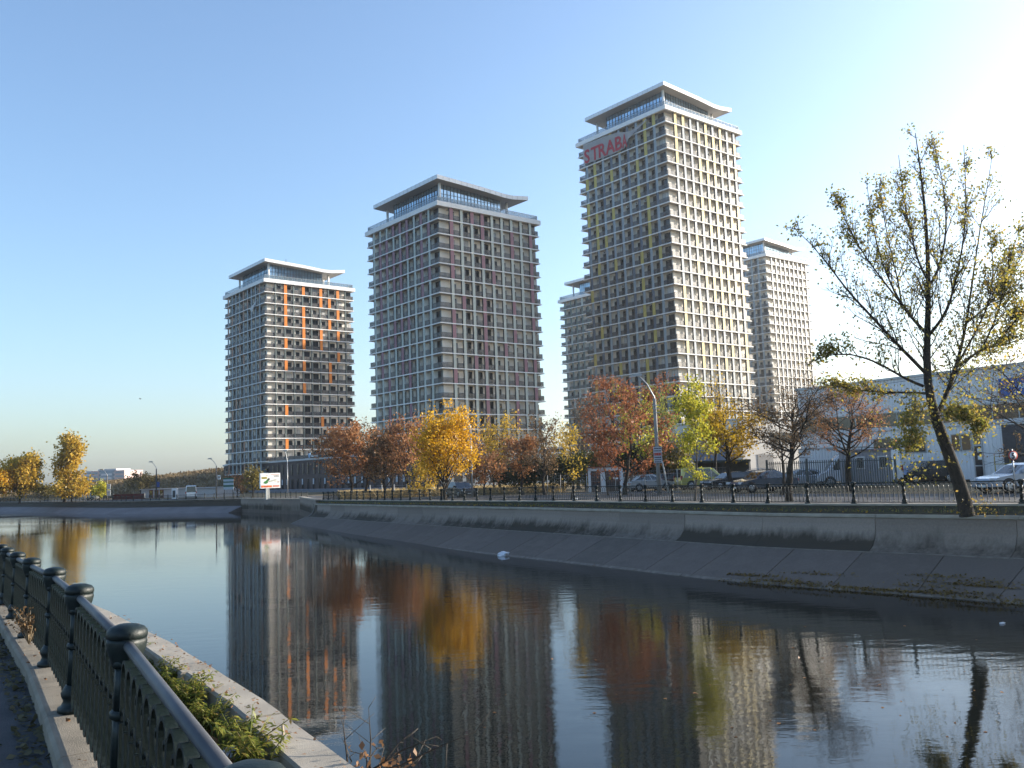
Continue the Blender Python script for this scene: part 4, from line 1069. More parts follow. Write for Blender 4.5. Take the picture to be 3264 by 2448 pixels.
tree('rust_crowned_tree', 'dark trunked tree with a rusty orange crown beside the guard booth', 2712, 55, 1228, 2602, 2832, 1400, 4600, RUST, 28, py=1555, leaf=0.085, shape='round', elev=.55, nprim=20, k2=8, k3=6, r0=.2, clump=.13, bark=BARK)
tree('rust_crowned_tree', 'tree at the east edge of the view reaching rusty branches over the warehouse', 3400, 46, 1080, 3060, 3740, 1400, 2600, BROWNL, 29, leaf=0.090, shape='flat', elev=.25, nprim=26, k2=8, k3=5, r0=.2, clump=.13, crown_off=(0, 0), droop=.8)
# far west
tree('poplar_tree', 'tall upright golden poplar far away on the west bank', 205, 188, 1388, 180, 248, 1580, 9000, OCHRE, 31, py=1602, leaf=.36, shape='column', elev=1.1, nprim=34, clump=.45, r0=.3)
tree('willow_tree', 'low golden tree at the foot of the tall golden poplar', 228, 186, 1500, 165, 272, 1585, 3800, OCHRE, 37, py=1602, leaf=.34, elev=.6, clump=.4)
tree('round_tree', 'rounded golden tree west of the tall poplar', 62, 184, 1454, 18, 136, 1585, 9500, OCHRE, 32, py=1604, leaf=.36, nprim=26, clump=.45)
tree('round_tree', 'golden tree cut by the west edge of the view', -12, 180, 1500, -60, 30, 1585, 5000, GOLD, 33, py=1605, leaf=.34, nprim=20, clump=.4)
tree('small_tree', 'small olive tree standing alone at the foot of the embankment', 316, 205, 1537, 288, 342, 1588, 1700, LIME, 34, leaf=.3, clump=.3)
tree('small_tree', 'grey olive bushy tree half way along the dry embankment', 447, 224, 1508, 402, 492, 1560, 2600, leafmat('leaf_grey_olive', [(.12, .10, .045), (.18, .15, .06), (.10, .085, .04)], .35), 35, py=1570, leaf=.32, clump=.35)
tree('small_tree', 'rust coloured small tree beside the green shop sign', 757, 165, 1508, 728, 786, 1572, 900, RUST, 36, leaf=.24, clump=.25)
tree('small_tree', 'olive yellow young tree in front of the brown podium, left of the billboard', 803, 150, 1478, 775, 828, 1568, 1700, leafmat('leaf_olive_yellow', [(.16, .13, .03), (.24, .19, .04), (.12, .10, .03)], .4), 38, leaf=.22, elev=1.0, clump=.22)
tree('small_tree', 'dull green clump between the two golden trees in the west', 128, 200, 1540, 95, 165, 1590, 1600, leafmat('leaf_olive', []), 39, leaf=.3, clump=.35)
for px, D, top, xl, xr, lm_, sd, lb in ((1395, 116, 1400, 1340, 1450, BROWNL, 81, 'brown sparse tree in the second row behind the golden tree'), (1500, 112, 1380, 1450, 1560, RUST, 82, 'rust tree in the second row, east of the golden tree'),
        (1580, 114, 1410, 1530, 1640, BROWNL, 83, 'brown tree in the second row behind the short rust tree'), (1700, 108, 1370, 1650, 1765, BROWNL, 84, 'grey brown tree in the second row behind the half bare tree'),
        (1790, 106, 1380, 1745, 1850, OCHRE, 85, 'pale ochre tree in the second row behind the thin young tree'), (1255, 112, 1395, 1200, 1310, RUST, 86, 'rust tree in the second row behind the tall dark rust tree')):
    tree('background_tree', lb, px, D, top, xl, xr, 1540, 1700, lm_, sd, leaf=.16, nprim=18, elev=.85, bark=BARKG)
# evergreen shrubs
for i, (px, D, top, xl, xr, lb) in enumerate(((1640, 104, 1480, 1590, 1700, 'dark evergreen shrub behind the copper coloured tree'), (1705, 100, 1478, 1660, 1765, 'dark evergreen shrub left of the half bare tree'),
        (1800, 98, 1455, 1750, 1862, 'dark shrub behind the thin young tree'), (1870, 96, 1442, 1820, 1930, 'dark shrub touching the west side of the kiosk'), (2015, 97, 1420, 1950, 2085, 'dark shrub behind the kiosk, under the yellow green tree'),
        (2110, 96, 1455, 2060, 2175, 'dark shrub behind the parked plum car'))):
    tree('evergreen_shrub', lb, px, D, top, xl, xr, 1560, 3800, DARKG if i != 3 else GREEN, 60+i, leaf=.2, elev=.7, nprim=20, clump=.28, cat='shrub', group='dark shrubs behind the fence')

# ------------------------------------------------------------------ the big leaning poplar on the verge
def poplar():
    D0 = 31.8; rs = np.random.default_rng(77)
    X = lambda cx, cy, dd=0: at(2300+cx*.7837, 400+cy*.7837, D0+dd)
    base = X(1000, 1560); base.z = -.30
    t = thing('big_poplar', 'tall half bare poplar with a leaning trunk and thin ascending branches on the verge', 'tree', base)
    def poly(pts):
        return [X(*p)-base for p in pts]
    def spline(pts, n=12):
        P = np.array([tuple(p) for p in pts]); s = np.linspace(0, len(P)-1, n); Q = np.stack([np.interp(s, np.arange(len(P)), P[:, k]) for k in range(3)], 1)
        for _ in range(2): Q[1:-1] = (Q[:-2]+2*Q[1:-1]+Q[2:])/4
        return Q
    main = [([(1000, 1590), (985, 1510), (945, 1390), (900, 1270), (872, 1190)], .265, .175),
            ([(872, 1190), (850, 1120), (832, 1050), (833, 960), (838, 860), (840, 760), (843, 650), (840, 520), (832, 380), (822, 250), (800, 130), (788, 30)], .17, .012)]
    limbs = [([(842, 855, .2), (800, 810, .4), (735, 745, .9), (690, 650, 1.2), (640, 530, 1.6), (610, 400, 1.9), (590, 230, 2.1)], .085),
             ([(735, 745, .9), (720, 640, 1.5), (690, 520, 2.0), (660, 380, 2.3), (640, 230, 2.4)], .05),
             ([(738, 735, .9), (640, 610, .2), (560, 500, -.2), (500, 380, -.5), (470, 300, -.7)], .045),
             ([(832, 1010, 0), (770, 940, -.5), (700, 885, -.9), (630, 790, -1.4), (560, 730, -1.7), (510, 670, -2.0), (450, 590, -2.3), (390, 500, -2.5), (310, 430, -2.6)], .085),
             ([(820, 1060, 0), (740, 1030, -.2), (680, 985, -.4), (590, 945, -.8), (520, 925, -1.0), (430, 930, -1.1), (370, 960, -1.2)], .07),
             ([(835, 1090, 0), (740, 1085, .6), (620, 1085, 1.0), (520, 1070, 1.3), (430, 1055, 1.6)], .06),
             ([(846, 850, 0), (890, 800, -.5), (930, 730, -.9), (955, 620, -1.2), (985, 480, -1.4), (1000, 330, -1.6), (985, 80, -1.8)], .08),
             ([(843, 655, 0), (880, 600, .6), (905, 500, 1.0), (920, 390, 1.2), (900, 220, 1.4), (860, 60, 1.5)], .07),
             ([(843, 640, 0), (800, 560, -.6), (770, 440, -1.0), (740, 300, -1.2), (720, 120, -1.3)], .05),
             ([(872, 1190, 0), (905, 1120, .3), (930, 1060, .5), (955, 990, .7), (975, 900, .8), (1000, 800, .9), (1015, 680, 1.0), (1030, 520, 1.0), (1070, 330, 1.1), (1100, 130, 1.2)], .12),
             ([(955, 985, .7), (1010, 940, 1.2), (1070, 905, 1.6), (1150, 890, 1.9), (1230, 870, 2.1), (1300, 830, 2.3)], .07),
             ([(1060, 905, 1.5), (1110, 800, 1.0), (1150, 680, .8), (1170, 560, .6), (1210, 420, .5)], .05),
             ([(1000, 800, .9), (1080, 740, 1.2), (1160, 640, 1.5), (1225, 520, 1.8), (1280, 430, 2.0)], .05), ([(1100, 900, 1.6), (1180, 810, 1.2), (1260, 720, .9), (1310, 620, .7)], .045),
             ([(960, 970, .7), (1040, 830, -.4), (1090, 720, -.8), (1110, 600, -1.0), (1090, 420, -1.2)], .05),
             ([(850, 1110, 0), (800, 1180, -.6), (770, 1250, -.9), (760, 1330, -1.1)], .03), ([(880, 1180, 0), (950, 1180, -.6), (1010, 1200, -1.0), (1050, 1240, -1.2)], .03)]
    sets = []; tips = []
    for pts, ra, rb in main:
        Q = spline(poly(pts)); sets.append((Q[None], np.linspace(ra, rb, 12)[None], 9))
        if rb < .1: lead = Q
    LQ = [spline(poly(p)) for p, r in limbs]
    for Q, (p, r) in zip(LQ, limbs): sets.append((Q[None], np.linspace(r*.8, .01, 12)[None], 6))
    P1 = np.stack([lead[4:]]+[q[4:] for q in LQ]) if False else np.stack([lead]+LQ)
    ln = np.linalg.norm(np.diff(P1, axis=1), axis=2).sum(1)
    s2, d2, t2 = side_dirs(P1, 26, rs, .62, .15); d2[:, 2] += .3; d2 /= np.linalg.norm(d2, axis=1, keepdims=True)
    l2 = np.repeat(ln, 26)*.36*(1.08-t2*.93)*rs.uniform(.5, 1.1, len(t2)); l2 = np.clip(l2, .3, 1.9)
    P2, R2 = branch_set(s2, d2, l2, .008+l2*.009, rs, .35, .17, 5); sets.append((P2, R2, 4))
    s3, d3, t3 = side_dirs(P2, 13, rs, .75, .1); l3 = np.repeat(l2, 13)*rs.uniform(.25, .6, len(t3)); d3[:, 2] += .2
    P3, R3 = branch_set(s3, d3, l3, np.full(len(l3), .0075), rs, .4, .16, 3); sets.append((P3, R3, 3))
    V, F = join_tubes(sets); put('trunk', npmesh('trunk', V, F, BARK, True), t)
    # leaves: sparse on the high western twigs, thick on the low eastern side
    A = np.concatenate([P3[:, 1:].reshape(-1, 3), P2[:, 2:].reshape(-1, 3)])
    bx, bz = A[:, 0]+base.x, A[:, 2]+base.z
    dens = .36+.7*np.clip((bx-(base.x-.2))/3.0, 0, 1)*np.clip((9.5-bz)/5, 0, 1)+.30*np.clip((5.5-bz)/3, 0, 1)
    dens *= rs.uniform(.6, 1.3, len(A))
    reps = rs.poisson(np.clip(dens, 0, 1.6)*2.9)
    C = np.repeat(A, reps, axis=0)+rs.normal(size=(reps.sum(), 3))*.13
    # hanging clumps round the lower trunk
    for (cx, cy, rr, nn) in ((770, 1300, .95, 420), (830, 1200, .8, 260), (720, 1200, .8, 160), (960, 1250, .75, 230), (1030, 1120, .9, 300), (900, 1100, .8, 260), (1000, 1020, .9, 300), (760, 1390, .6, 130), (1060, 800, 1.1, 340), (1130, 860, 1.1, 330), (1180, 640, 1.2, 330), (1080, 620, 1.0, 240), (1240, 760, 1.2, 330), (1200, 520, 1.0, 200), (1150, 960, .9, 260), (1210, 1040, .8, 160)):
        p = X(cx, cy)-base; nn = int(nn*.6); rr *= 1.35; C = np.concatenate([C, np.array(p)+rs.normal(size=(nn, 3))*rr*np.array([.6, .6, .55])])
    V, F = np_leaves(C, .074, rs, .6, 1.5); put('crown', npmesh('crown', V, F, leafmat('leaf_poplar', [(.14, .16, .03), (.24, .23, .045), (.36, .28, .05), (.19, .18, .04), (.44, .29, .06)], .6)), t)
    # suckers with pale leaves at the foot
    C = rs.normal(size=(260, 3))*np.array([.45, .3, .3])+np.array([.3, -.1, .35]); C = C[C[:, 2] > 0]
    V, F = np_leaves(C[:150], .05, rs, .2); tag(put('root_suckers', npmesh('root_suckers', V, F, MIXED), t), kind='stuff')
poplar()
# ------------------------------------------------------------------ ornamental cast iron fences
def post_mesh(n=16, lobes=True):
    mb = MB()
    mb.lathe([(.125, 0), (.125, .035), (.10, .05), (.085, .09), (.10, .12), (.105, .15), (.085, .19), (.072, .21)], IRON, n)
    mb.lathe([(.062, .20), (.060, .40), (.058, .50)], IRON, n*2 if lobes else n, lobes=10 if lobes else 0, lobe_amp=.05)
    mb.lathe([(.066, .49), (.078, .50), (.078, .53), (.066, .54)], IRON, n)
    mb.lathe([(.058, .535), (.056, .78)], IRON, n*2 if lobes else n, lobes=10 if lobes else 0, lobe_amp=.05)
    mb.lathe([(.058, .775), (.075, .785), (.075, .81), (.062, .82)], IRON, n)
    return mb.mesh('post')
def cap_mesh(n=16):
    """the swelling cap: a draped neck below a flat overhanging dome with a seam"""
    mb = MB()
    mb.lathe([(.064, .77), (.072, .79), (.084, .83), (.097, .87), (.104, .91), (.100, .935)], IRON, n*2, lobes=4, lobe_amp=.07)
    mb.lathe([(.098, .93), (.106, .938), (.109, .955), (.106, .975), (.088, .996), (.05, 1.010), (.015, 1.014)], IRON, n*2, lobes=4, lobe_amp=.03)
    mb.box((-.1145, -.004, .945), (.1145, .004, .972), IRON)
    return mb.mesh('cap')
def ribbon(mb, pts, wd, th, m):
    """flat bar bent along pts in the x,z plane, WD deep along y"""
    n = len(pts); P = [Vector((p[0], 0, p[1])) for p in pts]; vs = []
    for i, p in enumerate(P):
        t = (P[min(i+1, n-1)]-P[max(i-1, 0)]).normalized(); nn = Vector((-t.z, 0, t.x))*th/2
        for a, b in ((1, -1), (1, 1), (-1, 1), (-1, -1)): vs.append(p+nn*a+Vector((0, wd/2*b, 0)))
    fs = [(i*4+j, i*4+(j+1) % 4, (i+1)*4+(j+1) % 4, (i+1)*4+j) for i in range(n-1) for j in range(4)]
    fs += [(3, 2, 1, 0), tuple(range(n*4-4, n*4))]
    mb.add(vs, fs, m)
def arc(cx, cz, r, a0, a1, n=8): return [(cx+r*math.cos(R(a0+(a1-a0)*i/n)), cz+r*math.sin(R(a0+(a1-a0)*i/n))) for i in range(n+1)]
def scroll_mesh(wd=.080, th=.018, seg=8, simple=False):
    """one unit of the infill: a hanging arch above, a cup below, curled ends and a middle spike"""
    mb = MB(); r = .098
    ribbon(mb, [(-r, .54)]+arc(0, .745, r, 180, 0, seg)+[(r, .54)], wd, th, IRON)
    ribbon(mb, [(0, .85), (0, .885)], .022, th, IRON)
    ribbon(mb, [(-r, .50)]+arc(0, .155, r, 180, 360, seg)+[(r, .50)], wd, th, IRON)
    ribbon(mb, [(0, .06), (0, .045)], .022, th, IRON)
    if not simple:
        ribbon(mb, arc(-r*.5, .53, r*.5, 200, -20, 5)+[(0, .40), (0, .20)], wd*.8, th, IRON)
        ribbon(mb, arc(r*.5, .53, r*.5, -20, 200, 5), wd*.8, th, IRON)
        ribbon(mb, arc(0, .70, r*.5, 0, 360, 8), wd*.7, th, IRON)
    else:
        ribbon(mb, [(-r*.9, .58), (0, .50), (r*.9, .58)], wd, th*1.3, IRON)
    return mb.mesh('scroll')
POSTM, CAPM = post_mesh(), cap_mesh(); SCR = scroll_mesh()
POSTF, CAPF = post_mesh(10, False), cap_mesh(7); SCRF = scroll_mesh(.024, .011, 6, True)

# near fence: curves away to the west and leans out over the water
NT = [(3.4, -4.6, 1.03), (1.85, -2.3, 1.03), (.62, .2, 1.03), (-.80, 2.70, .975), (-2.25, 5.22, 1.01), (-3.62, 7.48, 1.01), (-4.92, 9.62, .97), (-6.39, 11.9, .91), (-7.83, 14.17, .84), (-9.27, 16.44, .77), (-10.68, 18.73, .70),
      (-12.5, 20.8, .63), (-14.8, 22.6, .56), (-17.4, 23.7, .5), (-20.1, 24.4, .45)]
nf = thing('quay_fence', 'dark green cast iron ornamental fence leaning over the near quay beside the path', 'fence', (0, 0, 0))
NP_ = [Vector(p) for p in NT]; NN = []
for i in range(len(NP_)):
    t = NP_[min(i+1, len(NP_)-1)]-NP_[max(i-1, 0)]; t.z = 0; t.normalize(); NN.append(Vector((t.y, -t.x, 0)))   # towards the water
LEAN = .03
NB = [p-Vector((0, 0, 1.0))-n*LEAN for p, n in zip(NP_, NN)]        # feet
for p, n, b in zip(NP_, NN, NB):
    rot = Vector((n.x*LEAN, n.y*LEAN, 1)).to_track_quat('Z', 'X').to_matrix().to_4x4()
    tang = math.atan2(-n.x, n.y)
    M = Matrix.Translation(b) @ Matrix(((n.y, -n.x*-1, 0, 0), (-n.x, n.y, 0, 0), (0, 0, 1, 0), (0, 0, 0, 1)))
    xa = Vector((-n.y, n.x, 0)); za = Vector((n.x*LEAN, n.y*LEAN, 1)).normalized(); ya = za.cross(xa).normalized()
    M = Matrix(((xa.x, ya.x, za.x, b.x), (xa.y, ya.y, za.y, b.y), (xa.z, ya.z, za.z, b.z), (0, 0, 0, 1)))
    o = put('post', POSTM, nf); o.matrix_basis = M; put('cap', CAPM, o)
for i in range(len(NP_)-1):
    a, b = NB[i], NB[i+1]; up = (NP_[i]-NB[i]).normalized(); up2 = (NP_[i+1]-NB[i+1]).normalized()
    mb = MB(); mb.bar(a+up*.90, b+up2*.90, .030, RAILM, 12); mb.build('top_rail', nf)
    mb = MB(); mb.bar(a+up*.055, b+up2*.055, .018, RAILM, 8); mb.build('bottom_rail', nf)
    L = (b-a).length; k = int((L-.2)/.215)
    for j in range(k):
        f = (.13+(L-.26)*(j+.5)/k)/L
        p = a.lerp(b, f); za = up.lerp(up2, f).normalized(); xa = (b-a).normalized(); ya = za.cross(xa).normalized(); xa = ya.cross(za)
        o = put('scroll', SCR, nf); o.matrix_basis = Matrix(((xa.x, ya.x, za.x, p.x), (xa.y, ya.y, za.y, p.y), (xa.z, ya.z, za.z, p.z), (0, 0, 0, 1)))

# far fence along the other bank
ff = thing('canal_fence', 'long dark ornamental iron fence with round capped posts along the far bank', 'fence', (0, 0, 0))
FE = [Vector((p.x, p.y, p.z+.02)) for p in resample(FR, 2.16)]
for p in FE: p.z = zg(p.y)+.02
FE = [p for p in FE if p.y > 12]
for i, p in enumerate(FE):
    t = FE[min(i+1, len(FE)-1)]-FE[max(i-1, 0)]; rz = math.atan2(t.y, t.x)
    o = put('post', POSTF, ff, p, (rng.uniform(-.03, .03), rng.uniform(-.03, .03), rz), (1, 1, .9)); put('cap', CAPF, o)
loose = MB(); ns = 0
for i in range(len(FE)-1):
    a, b = FE[i], FE[i+1]; d = b-a; L = d.length; rz = math.atan2(d.y, d.x)
    mb = MB(); mb.bar(a+Vector((0, 0, .84)), b+Vector((0, 0, .84)), .026, IRON, 6); mb.build('top_rail', ff)
    mb = MB(); mb.bar(a+Vector((0, 0, .06)), b+Vector((0, 0, .06)), .018, IRON, 5); mb.build('bottom_rail', ff)
    for j in range(11):
        p = a.lerp(b, (j+.7)/11.4)
        if ns < 290 and i < 27: put('scroll', SCRF, ff, p, (0, 0, rz), (1.05, 1, .92)); ns += 1
        else:
            M = Matrix.Translation(p) @ Matrix.Rotation(rz, 4, 'Z') @ Matrix.Diagonal((1.05, 1, .92, 1))
            loose.add([M @ v.co for v in SCRF.vertices], [tuple(q.vertices) for q in SCRF.polygons], IRON)
tag(loose.build('scrollwork', ff), kind='stuff')
# the same fence goes on along the western bank, far away
wf = thing('west_fence', 'far dark fence along the curving western bank under the golden trees', 'fence', (0, 0, 0))
WF = resample(FL, 2.4); pm = MB(); pm.bar((0, 0, 0), (0, 0, .95), .06, IRON, 6); pm.lathe([(.06, .95), (.1, .98), (.05, 1.05)], IRON, 6); pm = pm.mesh('post')
WF = [p for p in WF if p.y < 285]
for p in WF: p.z = zg(p.y); put('post', pm, wf, p)
mb = MB()
for a, b in zip(WF, WF[1:]):
    for z in (.08, .86): mb.bar(a+Vector((0, 0, z)), b+Vector((0, 0, z)), .025, IRON, 4)
    for j in range(8):
        p = a.lerp(b, (j+.5)/8); mb.bar(p+Vector((0, 0, .08)), p+Vector((0, 0, .86)), .022, IRON, 3, cap=False)
tag(mb.build('infill', wf), kind='stuff')

# ------------------------------------------------------------------ near quay: path, kerb beam, planting strip, coping stones
def near_strip(name, d0, d1, z0, z1, m, label, thick=None, base=None, extra=None):
    pts = [Vector((b.x, b.y, b.z)) for b in NB]
    return strip(name, d0, d1, z0, z1, m, thick, label, pts, NN)
KERB = mat('kerb_concrete', (.25, .22, .175), .9, var=.22, scale=3, bump=.35, bscale=110, detail=9)
# kerb beam as separate lengths
kb = thing('kerb_beam', 'weathered concrete kerb beam carrying the near fence', None); kb['kind'] = 'structure'
for i in range(len(NB)-1):
    a, b = NB[i], NB[i+1]; na, nb_ = NN[i], NN[i+1]
    for j in range(2):
        p, q = a.lerp(b, j/2), a.lerp(b, (j+1)/2); pn, qn = na.lerp(nb_, j/2), na.lerp(nb_, (j+1)/2); g = (q-p).normalized()*.006; vs = []
        for c, n in ((p+g, pn), (q-g, qn)):
            for d_, z in ((-.22, -.30), (-.22, -.035), (-.195, -.006), (.24, 0), (.24, -.30)): vs.append((c.x+n.x*d_, c.y+n.y*d_, c.z+z))
        mb = MB(); mb.add(vs, [(k_, (k_+1) % 5, 5+(k_+1) % 5, 5+k_) for k_ in range(5)]+[(4, 3, 2, 1, 0), (5, 6, 7, 8, 9)], KERB); mb.build('kerb_stone', kb)
near_strip('path', -9.0, -.21, -.15, -.15, ASPH, 'asphalt footpath beside the near fence')
near_strip('planting_strip', .23, 1.06, -.12, -.08, SOIL, 'soil strip with weeds between the near fence and the coping')
# coping
CO = [(4.6, -4.0, .12), (2.6, -.9, .12), (.75, 2.35, .12), (-.12, 3.95, .12), (-.96, 5.41, .12), (-1.99, 7.15, .12), (-2.97, 8.66, .12), (-4.0, 10.28, .10), (-4.95, 11.65, .07), (-5.9, 13.1, .04), (-6.95, 14.6, 0), (-8.6, 17, -.06), (-10.2, 19.2, -.12), (-12.2, 21.9, -.2), (-14.6, 23.9, -.28), (-17.2, 25.1, -.33), (-20, 25.9, -.38)]
cp = thing('quay_coping', 'row of pale concrete coping stones along the near water edge', None); cp['kind'] = 'structure'
CL = resample(CO, .5); CNn = []
for i in range(len(CL)):
    t = CL[min(i+1, len(CL)-1)]-CL[max(i-1, 0)]; t.z = 0; t.normalize(); CNn.append(Vector((t.y, -t.x, 0)))
i = 0; rc = random.Random(12)
while i < len(CL)-5:
    n_ = rc.choice([3, 4, 4]); seg = range(i, min(i+n_, len(CL)-1)+1); sh = rc.uniform(-.035, .02); dz = rc.uniform(-.012, .012); vs = []
    for q, s_ in enumerate(seg):
        p, n = CL[s_], CNn[s_]; tt = (CL[min(s_+1, len(CL)-1)]-CL[max(s_-1, 0)]).normalized()*(.008 if q == 0 else -.008 if q == len(seg)-1 else 0); p = p+tt
        wob = rc.uniform(-.006, .006)
        for d_, z in ((-.28+sh, -.34), (-.28+sh+wob, -.02+dz), (-.262+sh, dz), (-.02+wob, dz), (0, -.025+dz), (0, -.34)): vs.append((p.x+n.x*d_, p.y+n.y*d_, p.z+z))
    K = 6; m_ = len(seg)
    fs = [(a*K+b, a*K+(b+1) % K, (a+1)*K+(b+1) % K, (a+1)*K+b) for a in range(m_-1) for b in range(K)]+[tuple(range(K-1, -1, -1)), tuple(range((m_-1)*K, m_*K))]
    mb = MB(); mb.add(vs, fs, CONC_L); mb.build('coping_stone', cp); i += n_
strip('quay_face', -.04, -.06, -.3, -4.0, CONC, None, 'concrete face of the near quay going down into the water', CL, CNn)

# plants, leaves and litter on the strip
WEED = leafmat('weed_leaf', [(.13, .17, .03), (.22, .25, .045), (.34, .32, .06), (.08, .11, .022), (.30, .22, .06)], .5)
def on_strip(px, py, z=-.09):
    u = ray(px, py); k = (z-EYE)/u[2]; return Vector((u[0]*k, u[1]*k, z))
def into_strip(p):
    best = None
    for i in range(len(NB)-1):
        a, b = NB[i], NB[i+1]; f = max(0, min(1, (p-a).dot(b-a)/(b-a).length_squared)); q = a.lerp(b, f); n_ = NN[i].lerp(NN[i+1], f); d_ = p-q; d_.z = 0
        if best is None or d_.length < best[0]: best = (d_.length, q, n_)
    dd, q, n_ = best; d_ = max(.36, min(.84, (p-q).dot(n_))); return Vector((q.x+n_.x*d_, q.y+n_.y*d_, q.z-.1))
def weed(px, py, h, n, seed, label, stems=7):
    base = into_strip(on_strip(px, py)); h *= .92; n = int(n*1.9); rs = np.random.default_rng(seed); t = thing('weed_plant', label, 'plant', base, 0, 'weeds on the near quay')
    st = MB(); Vs = []; Fs = []; o = 0
    for s in range(stems):
        a = rs.uniform(0, 6.28); sp = rs.uniform(.2, .8)*h; top = np.array([math.cos(a)*sp, math.sin(a)*sp, h*rs.uniform(.6, 1.05)])
        mid = top*np.array([.35, .35, .65]); st.tube([(0, 0, -.02), tuple(mid), tuple(top)], [.005, .004, .002], WEED, 4)
        for q in range(n):
            f = rs.uniform(.25, 1); c = (mid*(f/.6) if f < .6 else mid+(top-mid)*(f-.6)/.4); side = rs.normal(size=3)*np.array([1, 1, .35]); side /= np.linalg.norm(side)
            Ld = rs.uniform(.035, .07)*(h/.3)**.6; wv = np.cross(side, [0, 0, 1]); wv /= np.linalg.norm(wv)+1e-6
            p0_ = c+side*.01; p2 = c+side*Ld+np.array([0, 0, -.25*Ld]); pm_ = (p0_+p2)/2+np.array([0, 0, .12*Ld])
            Vs += [p0_, pm_+wv*Ld*.16, p2, pm_-wv*Ld*.16]; Fs.append([o, o+1, o+2, o+3]); o += 4
    st.build('stem', t); put('foliage', npmesh('foliage', Vs, Fs, WEED), t)
weed(500, 2110, .26, 16, 1, 'bright green weed tuft behind the second nearest fence post', 9)
weed(545, 2180, .30, 18, 2, 'leafy green weed by the broken end of a coping stone', 9)
weed(610, 2250, .22, 14, 3, 'low light green weed against the rail, middle of the row', 8)
weed(700, 2270, .36, 20, 4, 'tall green weed arching over the coping edge', 10)
weed(655, 2310, .26, 14, 5, 'dark green weed at the foot of the tall arching one', 8)
weed(925, 2440, .42, 20, 6, 'feathery green weed with pinnate leaves at the bottom edge of the view', 11)
weed(1030, 2470, .36, 18, 7, 'yellow green weed spilling over the coping, easternmost of the row', 9)
for k_, (px, py, hh) in enumerate(((470, 2075, .2), (520, 2140, .24), (575, 2205, .3), (640, 2255, .34), (590, 2265, .24), (760, 2330, .3), (840, 2400, .34), (690, 2330, .22))):
    weed(px, py, hh, 20, 40+k_, ('small yellow green weed farthest along the strip', 'bushy weed beside the brown leaves near the second post', 'pale weed leaning on the coping, north of the tall arching one',
         'broad weed filling the strip at the middle of the rail', 'weed pressed against the kerb under the rail', 'weed between the tall arching one and the plastic wrapper', 'weed just left of the feathery ones', 'low weed in shade below the rail')[k_], 10)
# dry stalks
for k_, (px, py, hh) in enumerate(((900, 2440, .26), (932, 2452, .20))):
    b_ = on_strip(px, py); t = tag(put('dry_stalk', None), None)
    mb = MB(); mb.tube([(0, 0, 0), (.01, 0, hh*.6), (.0, .01, hh)], [.011, .010, .008], mat('dry_stalk', (.36, .29, .2), .8), 6)
    bpy.data.objects.remove(t); o = mb.build('dry_stalk', None, b_); tag(o, ('taller', 'shorter')[k_]+' pale cut stalk standing among the feathery weeds', 'stalk', 'cut stalks')
# dead bush by the third post and its twin near the far plinth
def dry_bush(px, py, h, seed, label, z=0.0, n=26, lm=None):
    u = ray(px, py); k = (z-EYE)/u[2]; base = Vector((u[0]*k, u[1]*k, z)); rs = np.random.default_rng(seed)
    t = thing('dry_bush', label, 'plant', base, 0, 'dry plants'); mb = MB(); tips = []
    for s in range(n):
        a = rs.uniform(0, 6.28); sp = rs.uniform(.1, .75)*h; top = np.array([math.cos(a)*sp, math.sin(a)*sp, h*rs.uniform(.5, 1)])
        mb.tube([(0, 0, -.03), tuple(top*np.array([.4, .4, .6])), tuple(top)], [.006, .004, .002], mat('dry_stalk', (.36, .29, .2), .8), 4); tips += [top, top*.75, top*.55]
    mb.build('stems', t)
    C = np.repeat(np.array(tips), 4, 0)+rs.normal(size=(len(tips)*4, 3))*.05*h; V, F = np_leaves(C, .028*h/.4, rs, .4)
    put('foliage', npmesh('foliage', V, F, lm or BROWNL), t)
dry_bush(92, 2045, .42, 5, 'dry straw coloured bush growing through the foot of the near fence')
# leaf litter: on the strip, in the gutter of the path
def litter(name, label, pts, size, cols, seed, flat=.35):
    rs = np.random.default_rng(seed); C = np.array(pts); M = len(C)
    d = rs.normal(size=(M, 3))*np.array([1, 1, flat]); d /= np.linalg.norm(d, axis=1, keepdims=True)
    e = np.cross(d, rs.normal(size=(M, 3))*np.array([flat, flat, 1])); e /= np.linalg.norm(e, axis=1, keepdims=True); s = (size*rs.uniform(.5, 1.3, M))[:, None]; up = np.array([0, 0, .12])*s
    V = np.stack([C-d*s*.6, C+e*s*.5+up, C+d*s*.6, C-e*s*.5+up*.5], 1).reshape(-1, 3)
    return tag(put(name, npmesh(name, V, np.arange(M*4).reshape(-1, 4), cols)), label, kind='stuff')
rs = np.random.default_rng(9); DEAD = leafmat('dead_leaf', [(.20, .10, .045), (.32, .17, .08), (.12, .07, .04), (.42, .22, .10)], .3)
GREYLEAF = leafmat('gutter_leaf', [(.10, .09, .05), (.15, .13, .07), (.07, .065, .035)], .2)
def along_fence(n, d0, d1, z, i0=2, i1=11):
    P = []
    for _ in range(n):
        s = rs.uniform(i0, i1); i = int(s); f = s-i; p = NB[i].lerp(NB[i+1], f); nn = NN[i].lerp(NN[i+1], f); d = rs.uniform(d0, d1)
        P.append((p.x+nn.x*d, p.y+nn.y*d, p.z+z+rs.uniform(0, .02)))
    return P
litter('fallen_leaves', 'brown fallen leaves on the planting strip', along_fence(1500, .24, .92, -.07, 2, 8), .10, DEAD, 1)
litter('gutter_leaves', 'dull leaves gathered in the gutter along the kerb', along_fence(1300, -.42, -.22, -.14)+along_fence(160, -1.3, -.4, -.145), .05, GREYLEAF, 2, .2)
litter('kerb_leaves', 'scattered leaves and bits on the kerb beam', along_fence(160, -.18, .2, .005), .04, DEAD, 3, .15)
